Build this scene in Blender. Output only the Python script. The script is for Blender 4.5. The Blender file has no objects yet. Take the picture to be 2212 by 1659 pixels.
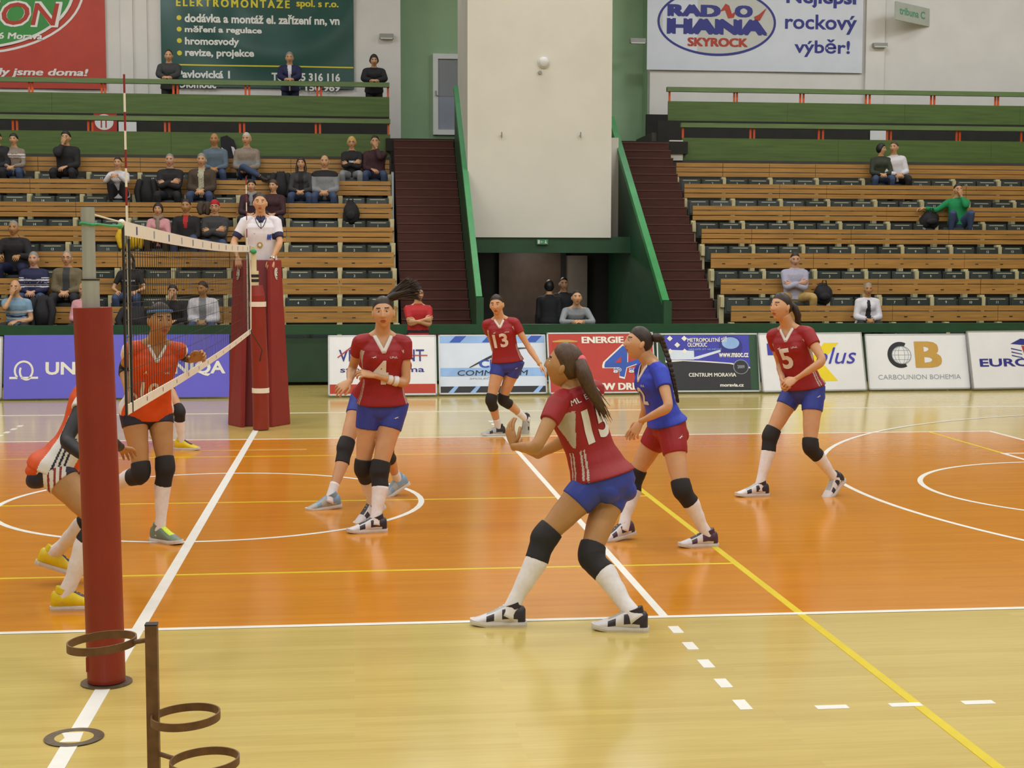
import bpy, bmesh, math, random
import numpy as np
from mathutils import Vector, Matrix
from mathutils.bvhtree import BVHTree
from mathutils.geometry import tessellate_polygon
random.seed(7)
scn = bpy.context.scene
COL = scn.collection
V = Vector

# ---------------------------------------------------------------- camera, light, exposure
CAM = V((1.2022, -8.1051, 2.0189)); FPX = 3147.14
YAW, PITCH, ROLL = 0.108464, 0.080895, 0.001666
cyw, syw, cp, sp = math.cos(YAW), math.sin(YAW), math.cos(PITCH), math.sin(PITCH)
CF = V((syw*cp, cyw*cp, -sp)); _r = V((cyw, -syw, 0)); _u = _r.cross(CF)
CR = _r*math.cos(ROLL)+_u*math.sin(ROLL); CU = -_r*math.sin(ROLL)+_u*math.cos(ROLL)
cam = bpy.data.cameras.new('camera'); camo = bpy.data.objects.new('camera', cam); COL.objects.link(camo)
M = Matrix((CR, CU, -CF)).transposed().to_4x4(); M.translation = CAM
camo.matrix_world = M
cam.sensor_width = 36; cam.lens = 36*FPX/2212; cam.clip_end = 200; cam.clip_start = .05
scn.camera = camo

w = bpy.data.worlds.new('world'); scn.world = w; w.use_nodes = True
w.node_tree.nodes['Background'].inputs[0].default_value = (.9, .95, 1, 1)
w.node_tree.nodes['Background'].inputs[1].default_value = .25
scn.view_settings.view_transform = 'Standard'; scn.view_settings.look = 'None'
scn.view_settings.exposure = 0.0; scn.view_settings.gamma = 1
scn.cycles.use_denoising = True
scn.cycles.max_bounces = 6; scn.cycles.diffuse_bounces = 3; scn.cycles.glossy_bounces = 3
scn.cycles.transparent_max_bounces = 8; scn.cycles.sample_clamp_indirect = 4
scn.cycles.caustics_reflective = False; scn.cycles.caustics_refractive = False

CEIL = 10.5
def lamp(x, y, sx, sy, watt, col=(.925, .968, 1), tilt=0):     # the hall's ceiling luminaires and the added fill lights
    l = bpy.data.lights.new('ceiling_luminaire', 'AREA'); l.shape = 'RECTANGLE'
    l.size = sx; l.size_y = sy; l.energy = watt; l.color = col
    o = bpy.data.objects.new('ceiling_luminaire', l); COL.objects.link(o); o.location = (x, y, CEIL-.35); o.rotation_euler[0] = tilt
LW = 272
for ix in (-9, -3, 3, 9, 15):
    for iy, k in ((-8, .6), (-3, .6), (3, .6), (8.5, .62), (13, .62)):
        lamp(ix, iy, 2.4, .8, LW*k)
for ix in (-13, -8, -3, 5, 11, 16, 21):          # added row, tilted to brighten the far wall
    lamp(ix, 19.3 if ix == 5 else 20.5, 2.4, .8, LW*(.45 if ix == 5 else .37), tilt=math.radians(38))

for x in (2.75, 7.3): lamp(x, 22.6, .9, .4, LW*.17)         # added fill above the landings, brightens the green recess
l = bpy.data.lights.new('entrance_lamp', 'AREA'); l.size = .6; l.energy = 14; l.color = (1, .9, .8)  # added fill light that lifts the dark entrance, no known fixture
o = bpy.data.objects.new('entrance_lamp', l); COL.objects.link(o); o.location = (4.9, 21.2, 2.46)

def ray(px, py):
    return CF+CR*((px-1106)/FPX)-CU*((py-829.5)/FPX)
def PY(px, py, Y):          # point of the place on the vertical plane at depth Y
    d = ray(px, py); return CAM+d*((Y-CAM.y)/d.y)
def PZ(px, py, z=0.0):      # point of the place at height z
    d = ray(px, py); return CAM+d*((z-CAM.z)/d.z)

# ---------------------------------------------------------------- materials
def lin(h):
    h = h.lstrip('#'); o = []
    for i in (0, 2, 4):
        c = int(h[i:i+2], 16)/255
        o.append(c/12.92 if c <= .04045 else ((c+.055)/1.055)**2.4)
    return (*o, 1)
MATS = {}
def mat(name, hexc, rough=.6, var=.12, scale=30, metal=0, bump=0, coat=0, stretch=(1, 1, 1), spec=.5):
    if name in MATS: return MATS[name]
    m = bpy.data.materials.new(name); m.use_nodes = True
    nt = m.node_tree; b = nt.nodes['Principled BSDF']
    b.inputs['Roughness'].default_value = rough; b.inputs['Metallic'].default_value = metal
    b.inputs['Coat Weight'].default_value = coat; b.inputs['Specular IOR Level'].default_value = spec
    c = lin(hexc)
    tc = nt.nodes.new('ShaderNodeTexCoord'); mp = nt.nodes.new('ShaderNodeMapping'); mp.inputs['Scale'].default_value = stretch
    nz = nt.nodes.new('ShaderNodeTexNoise'); nz.inputs['Scale'].default_value = scale; nz.inputs['Detail'].default_value = 3
    rp = nt.nodes.new('ShaderNodeValToRGB')
    rp.color_ramp.elements[0].position = .3; rp.color_ramp.elements[1].position = .7
    rp.color_ramp.elements[0].color = (*[x*(1-var) for x in c[:3]], 1)
    rp.color_ramp.elements[1].color = (*[min(1, x*(1+var)) for x in c[:3]], 1)
    L = nt.links.new
    L(tc.outputs['Object'], mp.inputs['Vector']); L(mp.outputs['Vector'], nz.inputs['Vector'])
    L(nz.outputs['Fac'], rp.inputs['Fac']); L(rp.outputs['Color'], b.inputs['Base Color'])
    if bump:
        bp = nt.nodes.new('ShaderNodeBump'); bp.inputs['Strength'].default_value = bump; bp.inputs['Distance'].default_value = .01
        L(nz.outputs['Fac'], bp.inputs['Height']); L(bp.outputs['Normal'], b.inputs['Normal'])
    MATS[name] = m; return m

def plank_mat(name, c1, c2, rough, bw, bh, grain=.25, coat=0, mortar=None, rot=0, spec=.5):
    m = bpy.data.materials.new(name); m.use_nodes = True; nt = m.node_tree; b = nt.nodes['Principled BSDF']
    b.inputs['Roughness'].default_value = rough; b.inputs['Coat Weight'].default_value = coat
    b.inputs['Specular IOR Level'].default_value = spec
    L = nt.links.new
    tc = nt.nodes.new('ShaderNodeTexCoord'); mp = nt.nodes.new('ShaderNodeMapping'); mp.inputs['Rotation'].default_value[2] = rot
    L(tc.outputs['Object'], mp.inputs['Vector'])
    br = nt.nodes.new('ShaderNodeTexBrick'); br.inputs['Scale'].default_value = 1
    br.inputs['Color1'].default_value = lin(c1); br.inputs['Color2'].default_value = lin(c2)
    br.inputs['Mortar'].default_value = lin(mortar or c1); br.inputs['Mortar Size'].default_value = .0012
    br.inputs['Brick Width'].default_value = bw; br.inputs['Row Height'].default_value = bh; br.offset = .37
    L(mp.outputs['Vector'], br.inputs['Vector'])
    m2 = nt.nodes.new('ShaderNodeMapping'); m2.inputs['Scale'].default_value = (1.2, 22, 8); L(mp.outputs['Vector'], m2.inputs['Vector'])
    nz = nt.nodes.new('ShaderNodeTexNoise'); nz.inputs['Scale'].default_value = 2; nz.inputs['Detail'].default_value = 4
    L(m2.outputs['Vector'], nz.inputs['Vector'])
    mx = nt.nodes.new('ShaderNodeMix'); mx.data_type = 'RGBA'; mx.blend_type = 'MULTIPLY'; mx.inputs[0].default_value = grain
    rp = nt.nodes.new('ShaderNodeValToRGB'); rp.color_ramp.elements[0].position = .3; rp.color_ramp.elements[1].position = .65
    rp.color_ramp.elements[0].color = (.5, .46, .4, 1); L(nz.outputs['Fac'], rp.inputs['Fac'])
    L(br.outputs['Color'], mx.inputs[6]); L(rp.outputs['Color'], mx.inputs[7]); L(mx.outputs[2], b.inputs['Base Color'])
    MATS[name] = m; return m

# ---------------------------------------------------------------- geometry helpers
class Geo:
    def __init__(s): s.v = []; s.f = []; s.mi = []
    def add(s, vs, fs, mi=0):
        o = len(s.v); s.v += [tuple(v) for v in vs]
        s.f += [tuple(i+o for i in f) for f in fs]; s.mi += [mi]*len(fs) if isinstance(mi, int) else list(mi)
        return s
    def box(s, a, b, mi=0):
        x0, y0, z0 = a; x1, y1, z1 = b
        return s.add([(x0, y0, z0), (x1, y0, z0), (x1, y1, z0), (x0, y1, z0), (x0, y0, z1), (x1, y0, z1), (x1, y1, z1), (x0, y1, z1)],
                     [(0, 3, 2, 1), (4, 5, 6, 7), (0, 1, 5, 4), (1, 2, 6, 5), (2, 3, 7, 6), (3, 0, 4, 7)], mi)
    def slab(s, o, r, u, w, h, t, mi=0):     # box from corner o along r, u with thickness t behind (n = r x u)
        n = r.cross(u).normalized()
        P = [o, o+r*w, o+r*w+u*h, o+u*h]; Q = [p-n*t for p in P]
        return s.add(P+Q, [(0, 1, 2, 3), (7, 6, 5, 4), (0, 4, 5, 1), (1, 5, 6, 2), (2, 6, 7, 3), (3, 7, 4, 0)], mi)
    def rings(s, rings, mi=0, cap=True, closed=True):
        n = len(rings[0]); o = []; f = []
        for r in rings: o += list(r)
        for i in range(len(rings)-1):
            for j in range(n if closed else n-1):
                k = (j+1) % n
                f.append((i*n+j, i*n+k, (i+1)*n+k, (i+1)*n+j))
        if cap:
            f.append(tuple(range(n-1, -1, -1))); f.append(tuple(range((len(rings)-1)*n, len(rings)*n)))
        return s.add(o, f, mi)
    def tube(s, pts, rad, n=10, ref=None, mi=0, round_=False):
        pts = [V(p) for p in pts]; m = len(pts)
        if not isinstance(rad, (list, tuple)): rad = [rad]*m
        rr = []
        ref = V(ref) if ref is not None else None
        prevB = None
        for i, p in enumerate(pts):
            T = (pts[min(i+1, m-1)]-pts[max(i-1, 0)])
            T = T.normalized() if T.length > 1e-9 else V((0, 0, 1))
            if ref is not None: B = ref-T*T.dot(ref)
            elif prevB is not None: B = prevB-T*T.dot(prevB)
            else:
                q = V((0, 0, 1)) if abs(T.z) < .9 else V((1, 0, 0)); B = q-T*T.dot(q)
            if B.length < 1e-6: B = T.orthogonal()
            B.normalize(); prevB = B; A = T.cross(B)
            r = rad[i]; ra, rb = r if isinstance(r, (tuple, list)) else (r, r)
            rr.append((p, T, A, B, ra, rb))
        R = []
        def ring(p, A, B, ra, rb): return [p+A*(ra*math.cos(2*math.pi*k/n))+B*(rb*math.sin(2*math.pi*k/n)) for k in range(n)]
        if round_:
            p, T, A, B, ra, rb = rr[0]; e = min(ra, rb)
            for a in (80, 55, 28): R.append(ring(p-T*e*math.sin(math.radians(a)), A, B, ra*math.cos(math.radians(a)), rb*math.cos(math.radians(a))))
        for p, T, A, B, ra, rb in rr: R.append(ring(p, A, B, ra, rb))
        if round_:
            p, T, A, B, ra, rb = rr[-1]; e = min(ra, rb)
            for a in (28, 55, 80): R.append(ring(p+T*e*math.sin(math.radians(a)), A, B, ra*math.cos(math.radians(a)), rb*math.cos(math.radians(a))))
        return s.rings(R, mi)
    def ell(s, c, ax, ay, az, nu=16, nv=10, mi=0):
        c = V(c); R = []
        for i in range(1, nv):
            t = math.pi*i/nv-math.pi/2
            R.append([c+ax*(math.cos(t)*math.cos(2*math.pi*k/nu))+ay*(math.cos(t)*math.sin(2*math.pi*k/nu))+az*math.sin(t) for k in range(nu)])
        return s.rings(R, mi)
    def poly(s, pts, t, n, mi=0):            # flat outline (list of V) given thickness t along -n
        k = len(pts); n = V(n).normalized()
        Q = [p-n*t for p in pts]; tri = tessellate_polygon([pts])
        f = [tuple(x) for x in tri]+[tuple(k+i for i in reversed(x)) for x in tri]
        f += [(i, (i+1) % k, k+(i+1) % k, k+i) for i in range(k)]
        return s.add(list(pts)+Q, f, mi)
    def mesh(s, name):
        m = bpy.data.meshes.new(name); m.from_pydata(s.v, [], s.f)
        return m
    def build(s, name, mats, parent=None, smooth=False, bevel=0, fixn=True):
        m = s.mesh(name)
        for x in (mats if isinstance(mats, (list, tuple)) else [mats]): m.materials.append(x)
        m.polygons.foreach_set('material_index', s.mi)
        if fixn or bevel:
            bm = bmesh.new(); bm.from_mesh(m)
            bmesh.ops.recalc_face_normals(bm, faces=bm.faces)
            if bevel: bmesh.ops.bevel(bm, geom=[e for e in bm.edges], offset=bevel, segments=2, affect='EDGES', profile=.6)
            bm.to_mesh(m); bm.free()
        if smooth: m.polygons.foreach_set('use_smooth', [True]*len(m.polygons))
        o = bpy.data.objects.new(name, m); COL.objects.link(o)
        if parent is not None: adopt(o, parent)
        return o
def adopt(o, parent):
    o.parent = parent
    o.matrix_parent_inverse = Matrix.Translation(-parent.location)
def tag(o, label=None, cat=None, group=None, kind=None):
    if label: o['label'] = label
    if cat: o['category'] = cat
    if group: o['group'] = group
    if kind: o['kind'] = kind
    return o
def empty(name, loc, label, cat, group=None):
    o = bpy.data.objects.new(name, None); COL.objects.link(o); o.location = loc; o.empty_display_size = .1
    return tag(o, label, cat, group)
def struct(o): o['kind'] = 'structure'; return o

BIRD = [(0, .34), (.30, .46), (.52, .62), (1, 1), (.74, .56), (1.02, .22), (.60, .36), (.40, 0), (.34, .30)]
LAYER = []
def text_geo(body, bold=0.0, shear=0.0, spacing=1.0):
    global LAYER
    if body == '<bird>':
        LAYER = [0]*len(BIRD)
        return np.array(BIRD), [tuple(t) for t in tessellate_polygon([[V((a, b, 0)) for a, b in BIRD]])], np.array([1.02, 1.0])
    thick = bold > .005 and (bold > .035 or 'M' in body)
    c = bpy.data.curves.new('lettering', 'FONT'); c.body = body; c.offset = 0 if thick or 'M' in body else bold; c.shear = shear; c.space_character = spacing
    c.resolution_u = 3; c.fill_mode = 'FRONT'
    o = bpy.data.objects.new('lettering', c); COL.objects.link(o)
    dg = bpy.context.evaluated_depsgraph_get()
    m = bpy.data.meshes.new_from_object(o.evaluated_get(dg))
    vs = np.array([v.co[:] for v in m.vertices]); fs = [tuple(p.vertices) for p in m.polygons]
    bpy.data.objects.remove(o); bpy.data.curves.remove(c); bpy.data.meshes.remove(m)
    vs = vs[:, :2]
    LAYER = [0]*len(vs)
    if thick:          # thicker strokes from shifted copies
        n0, f0, v0 = len(vs), list(fs), vs.copy(); k = 0
        for dx, dy in ((1, .5), (-1, .5), (1, -.5), (-1, -.5)):
            k += 1; vs = np.vstack([vs, v0+np.array([dx, dy])*bold*.8]); LAYER += [k]*n0; fs += [tuple(i+n0*k for i in f) for f in f0]
    mn, mx = vs.min(0), vs.max(0)
    return (vs[:, :2]-mn), fs, mx-mn
def lettering(body, O, r, u, x0, z0, x1=None, z1=None, matl=None, parent=None, bold=0., shear=0., spacing=1., lift=.002, warp=None, name='lettering', vflip=False):
    """text laid on the plane O,r,u, its ink box fitted to x0..x1, z0..z1 (metres along r and u)"""
    vs, fs, sz = text_geo(body, bold, shear, spacing)
    sy = (z1-z0)/sz[1] if z1 is not None else (x1-x0)/sz[0]
    sx = (x1-x0)/sz[0] if x1 is not None else sy
    n = r.cross(u).normalized()
    P = []
    for (a, b), ly in zip(vs, LAYER):
        X, Z = x0+a*sx, z0+b*sy
        k = lift+ly*.0006+(warp(X, Z) if warp else 0)
        P.append(O+r*X+u*Z+n*k)
    return Geo().add(P, fs).build(name, matl, parent, fixn=False)
def shape(outline, O, r, u, matl, parent, lift=.002, name='emblem', warp=None):
    n = r.cross(u).normalized()
    pts = [O+r*a+u*b+n*(lift+(warp(a, b) if warp else 0)) for a, b in outline]
    return Geo().poly(pts, .001, n).build(name, matl, parent)
def ellipse(cx, cz, a, b, n=48, t0=0, t1=360):
    return [(cx+a*math.cos(math.radians(t0+(t1-t0)*i/n)), cz+b*math.sin(math.radians(t0+(t1-t0)*i/n))) for i in range(n+(0 if t1-t0 == 360 else 1))]
def ringshape(cx, cz, a, b, w, O, r, u, matl, parent, lift=.002, name='emblem', n=64, t0=0, t1=360, warp=None):
    nn = r.cross(u).normalized(); G = Geo(); k = n+1
    P = []
    for i in range(k):
        t = math.radians(t0+(t1-t0)*i/n)
        for q in (0, w):
            X, Z = cx+(a-q)*math.cos(t), cz+(b-q)*math.sin(t)
            P.append(O+r*X+u*Z+nn*(lift+(warp(X, Z) if warp else 0)))
    G.add(P, [(2*i, 2*i+1, 2*i+3, 2*i+2) for i in range(n)])
    return G.build(name, matl, parent, fixn=False)

# ---------------------------------------------------------------- the hall
M_white = mat('white_wall_paint', '#e2ded8', .8, .03, 2)
M_col = mat('column_plaster', '#dcd9cf', .8, .03, 1.5)
M_gwall = mat('pale_green_wall_paint', '#9dbb95', .75, .04, 2)
M_green = mat('green_panel_varnish', '#50692f', .55, .18, 3, stretch=(.4, 6, 6))
M_rail = mat('green_rail_varnish', '#647d4a', .5, .15, 4, stretch=(.4, 6, 6))
M_dgreen = mat('dark_green_paint', '#1f4a2f', .45, .12, 3)
M_bgreen = mat('bright_green_paint', '#2f8a48', .4, .1, 4)
M_orange = mat('orange_post_paint', '#e0581f', .45, .08, 8)
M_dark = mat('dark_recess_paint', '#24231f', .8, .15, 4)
M_brown = mat('brown_stair_cover', '#4c241b', .75, .15, 6, stretch=(.5, 4, 4))
M_wline = mat('white_line_paint', '#eceae2', .32, .03, 8)
M_yline = mat('yellow_line_paint', '#dcc41a', .32, .05, 8)
M_floor = plank_mat('beige_parquet', '#cfb86c', '#c8af64', .16, 1.9, .07, .16, spec=.5)
M_court = plank_mat('orange_parquet', '#d68a20', '#ce821c', .17, 1.9, .07, .18, spec=.5)

g = Geo(); g.add([(-22, -16, 0), (26, -16, 0), (26, 17.2, 0), (-22, 17.2, 0)], [(0, 1, 2, 3)])
floor = struct(g.build('floor', M_floor))
g = Geo(); g.box((-9, 0, 0), (9, 9, .0015)); struct(g.build('floor_court', M_court))
def strip(x0, y0, x1, y1, m=M_wline, z=.003):
    g = Geo(); g.box((x0, y0, 0), (x1, y1, z)); return struct(g.build('floor_line', m))
def arc(cx, cy, r, t0, t1, m=M_wline, w=.05, z=.0028):
    G = Geo(); n = 72; P = []
    for i in range(n+1):
        t = math.radians(t0+(t1-t0)*i/n)
        for q in (r, r-w): P.append((cx+q*math.cos(t), cy+q*math.sin(t), z))
    return struct(G.add(P, [(2*i, 2*i+1, 2*i+3, 2*i+2) for i in range(n)]).build('floor_line', m))
strip(-9, 0, 9, .05); strip(-9, 8.95, 9, 9); strip(8.95, .05, 9, 8.95); strip(-9, .05, -8.95, 8.95)
strip(-.035, -8, .035, 10.3, z=.0034); strip(2.95, .05, 3, 8.95); strip(-3, .05, -2.95, 8.95)
for i in range(5):
    y = -.2-.35*i
    strip(2.945, y-.15, 3.005, y)
    strip(2.945, 9.2+.35*i, 3.005, 9.35+.35*i); strip(-3.005, 9.2+.35*i, -2.945, 9.35+.35*i)
for i in range(9): strip(3.3+.35*i, -1.78, 3.45+.35*i, -1.725)
for y in (1.47, 4.4, 7.43): strip(-9, y-.02, 3.8, y+.02, M_yline, .0022)
strip(3.755, -7, 3.805, 5.2, M_yline, .0024); strip(8.18, 6.9, 8.22, 8.95, M_yline, .0022)
arc(0, 4.4, 1.8, 0, 360); arc(12.45, 4.4, 6.77, 105, 255)
arc(8.2, 4.4, 1.83, 70, 290); strip(8.17, 1.9, 8.22, 6.93); strip(8.22, 6.88, 14, 6.93); strip(8.22, 1.9, 14, 1.95)
strip(-14, 11.98, 14, 12.03)
M_strip = mat('worn_pale_tape', '#cf9a52', .3, .1, 8); strip(-.68, 7.93, .68, 8.02, M_strip, .0026)
# metal covers of the post sockets
M_cover = mat('bronze_socket_cover', '#6f6250', .4, .2, 40, metal=.6)
o = Geo(); P = []
for k in range(48):
    t = 2*math.pi*k/48
    for q in (.125, .082): P.append((q*math.cos(t), -1.84+q*math.sin(t), .005))
o.add(P, [(2*k, 2*k+1, (2*k+3) % 96, (2*k+2) % 96) for k in range(48)])
sc_ = empty('socket_cover', (0, -1.84, 0), 'bronze ring of a floor socket cover crossed by the white centre line', 'floor cover')
o.build('cover_ring', M_cover, sc_)
g = Geo().tube([(0, -1.84, 0), (0, -1.84, .0042)], .082, 32); g.build('cover_disc', M_floor, sc_)
g = Geo().add([(-.05, -1.905, .0048), (.035, -1.905, .0048), (.028, -1.775, .0048), (-.075, -1.775, .0048), (-.055, -1.8, .0048), (-.038, -1.85, .0048)], [(0, 1, 2, 3, 4, 5)])
g.build('line_piece', M_wline, sc_, fixn=False)

# shell: end walls, wall behind the viewer, ceiling
YB = 26.2
def panel(name, a, b, m):
    return struct(Geo().box(a, b).build(name, m))
panel('ceiling', (-22, -16, CEIL), (26, YB+3, CEIL+.2), M_white)
panel('wall_left', (-22.2, -16, 0), (-22, YB+3, CEIL), M_white)
panel('wall_right', (26, -16, 0), (26.2, YB+3, CEIL), M_white)
panel('wall_front', (-22, -16.2, 0), (26, -16, CEIL), M_white)
XL, XR = 1.98, 7.94           # inner ends of the two stands
# upper back walls
panel('wall_back_left', (-22, YB, 4.2), (2.33, YB+.3, CEIL), M_white)
panel('wall_back_right', (8.2, YB, 4.2), (26, YB+.3, CEIL), M_white)
panel('wall_back_centre', (2.33, YB+.9, 3.4), (8.2, YB+1.1, CEIL), M_gwall)
panel('wall_return_left', (2.28, YB+.3, 4.2), (2.33, YB+1.1, CEIL), M_gwall)
panel('wall_return_right', (8.2, YB+.3, 4.2), (8.25, YB+1.1, CEIL), M_gwall)
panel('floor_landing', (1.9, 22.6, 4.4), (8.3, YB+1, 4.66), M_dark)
# pilasters on the left back wall
for (a, b) in ((262, 288), (288, 318)):
    x0, x1 = PY(a, 60, YB).x, PY(b, 60, YB).x
    panel('trim_pilaster', (x0, YB-.12 if a == 262 else YB-.05, 5), (x1, YB, CEIL), M_white)
x0, x1 = PY(1868, 60, YB).x, PY(1908, 60, YB).x
panel('trim_pilaster', (x0, YB-.12, 5), (x1, YB, CEIL), M_white)
# the central white column above the entrance
CY0 = 19.8
xa, xb = PY(1010, 300, CY0).x, PY(1321, 300, CY0).x
zb = PY(1160, 513, CY0).z
column = panel('wall_column', (xa, CY0, zb), (xb, CY0+2.6, CEIL), M_col)
# entrance between the stairs
panel('trim_lintel', (3.39, CY0+.05, PY(1160, 546, CY0).z), (6.6, CY0+.35, zb+.02), M_dgreen)
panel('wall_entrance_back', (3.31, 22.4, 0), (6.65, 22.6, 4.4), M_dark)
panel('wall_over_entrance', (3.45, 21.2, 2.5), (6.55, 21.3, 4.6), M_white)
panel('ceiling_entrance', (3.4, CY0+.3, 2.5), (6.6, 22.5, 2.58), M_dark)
M_door = mat('brown_door_leaf', '#5a4a40', .4, .15, 5); M_dglass = mat('grey_door_glass', '#857b72', .15, .06, 5)
d1 = empty('door_1', (4.2, 22.3, 0), 'dark brown double entrance door under the white column', 'door'); d1['kind'] = 'structure'
def dbox(name, p0, p1, Y, t, m, par): # box seen between two pixels at depth Y
    a, b = PY(*p0, Y), PY(*p1, Y)
    return Geo().box((a.x, Y, min(a.z, b.z)), (b.x, Y+t, max(a.z, b.z))).build(name, m, par)
dbox('door_leaf', (1078, 540), (1212, 745), 22.25, .06, M_door, d1)
dbox('door_glass', (1222, 552), (1268, 700), 22.25, .05, M_dglass, d1)
dbox('door_frame', (1212, 540), (1222, 745), 22.2, .12, M_dark, d1)

# ---------------------------------------------------------------- stairs with their green parapets
def stairs(x0, x1, label):
    root = empty('staircase', ((x0+x1)/2, 16.9, 0), label, 'stairs', 'brown stairs between the stands')
    N = 26; y0, y1, z1 = 16.95, 22.7, 4.62
    g = Geo()
    for i in range(N):
        ya = y0+(y1-y0)*i/N; zt = z1*(i+1)/N
        g.box((x0, ya, 0), (x1, y1, zt)) if i == 0 else g.box((x0, ya, z1*i/N), (x1, y1, zt))
    g.build('flight', M_brown, root)
    M_nose = mat('stair_nosing', '#58302a', .6, .1, 6)
    g = Geo()
    for i in range(N):
        ya = y0+(y1-y0)*i/N; zt = z1*(i+1)/N
        g.box((x0, ya-.015, zt-.02), (x1, ya+.03, zt+.004))
    g.build('nosing', M_nose, root)
    return root
stairs(2.06, 3.30, 'brown staircase beside the left stand, left of the white column')
stairs(6.66, 7.86, 'brown staircase beside the right stand, right of the white column')
panel('trim_stair_top', (1.9, 22.7, 4.42), (3.4, 22.8, 4.66), M_dgreen)
panel('trim_stair_top', (6.6, 22.7, 4.42), (8.2, 22.8, 4.66), M_dgreen)
M_edgew = mat('white_landing_edge', '#d6d6ce', .6, .03, 6)
panel('trim_landing_edge', (1.95, 22.66, 4.625), (3.29, 22.72, 4.665), M_edgew); panel('trim_landing_edge', (6.66, 22.66, 4.625), (8.1, 22.72, 4.665), M_edgew)
def parapet(x0, x1, P0, P1, label):
    """sloping solid balustrade: P0, P1 = (Y, top z)"""
    root = empty('stair_balustrade', (x0, P0[0], 0), label, 'balustrade', 'green stair balustrades')
    (ya, za), (yb, zb_) = P0, P1
    g = Geo(); pts = [V((x1, ya, 0)), V((x1, yb, 0)), V((x1, yb, zb_-.1)), V((x1, ya, za-.1))]
    g.poly(pts, x1-x0, (1, 0, 0)); g.build('side_panel', M_dgreen, root)
    d = V((0, yb-ya, zb_-za)).normalized(); n = V((0, -d.z, d.y))
    c = Geo(); e = .02
    a = V((x0-e, ya, za)); b = V((x0-e, yb, zb_)); wv = V((x1-x0+2*e, 0, 0))
    c.add([a, a+wv, b+wv, b, a-n*.11, a+wv-n*.11, b+wv-n*.11, b-n*.11], [(0, 1, 2, 3), (7, 6, 5, 4), (0, 4, 5, 1), (1, 5, 6, 2), (2, 6, 7, 3), (3, 7, 4, 0)])
    c.build('cap_rail', M_bgreen, root)
    p = Geo().box((x0-.03, ya-.16, 0), (x1+.03, ya, za-.02)); p.build('newel_post', M_dgreen, root)
    return root
zl0 = PY(1040, 640, 16.75).z; zl1 = PY(990, 185, 22.3).z
parapet(3.31, 3.375, (16.75, zl0), (22.3, zl1), 'green sloping balustrade of the left staircase, beside the white column')
zr0 = PY(1440, 648, 16.75).z; zr1 = PY(1325, 255, 22.1).z+.05
parapet(6.55, 6.63, (16.75, zr0), (22.3, zr1), 'green sloping balustrade of the right staircase, right of the entrance')

# front barrier of the stands, one long panel with a rail
bar = empty('barrier', (2, 16.6, 0), 'long dark green barrier with rail in front of the stands', 'barrier')
zt = PY(1300, 700, 16.6).z; zt2 = PY(1300, 720, 16.6).z
Geo().box((-14, 16.58, zt2), (22, 16.72, zt)).build('rail', M_dgreen, bar)
M_dgp = mat('dark_green_barrier_panel', '#223f2c', .6, .12, 3)
g = Geo(); x = -14
while x < 22:
    g.box((x+.01, 16.64, .06), (x+1.99, 16.68, zt2-.07)); x += 2
g.build('board_panel', M_dgp, bar)
g = Geo(); x = -14
while x <= 22: g.box((x-.03, 16.63, 0), (x+.03, 16.7, zt2)); x += 2
g.build('upright', M_dark, bar)

# ---------------------------------------------------------------- bench rows of the two stands
M_wood = mat('varnished_bench_wood', '#b28446', .38, .22, 3, stretch=(.5, 9, 9), spec=.4)
M_seat = mat('dark_green_seat_plastic', '#303a37', .45, .1, 12)
M_cream = mat('cream_support_paint', '#c9bf95', .6, .12, 9)
M_num = mat('white_number_print', '#d8dcd4', .6, .03, 9)
M_edge = mat('pale_seat_edge', '#b9b9a0', .5, .08, 9)  # pale colour paints in the highlight along each seat edge
M_conc = mat('dark_terrace_concrete', '#4a463c', .8, .12, 4)
M_bolt = mat('dark_bolt', '#2b241c', .5, .1, 9)
NR, DY, DZ = 7, .77, .4775
def rowY(k): return 17.5+DY*k
def rowF(k): return .43+DZ*k            # tread height of row k
seat_me = {}
def seat_mesh():
    g = Geo(); g.box((-.215, -.035, 0), (.215, .03, .30)); g.box((-.19, -.05, .03), (.19, -.035, .27))
    return g
num_cache = {}
SEATS = []
rown = ['lowest', 'second', 'third', 'fourth', 'fifth', 'sixth', 'topmost']
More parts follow.
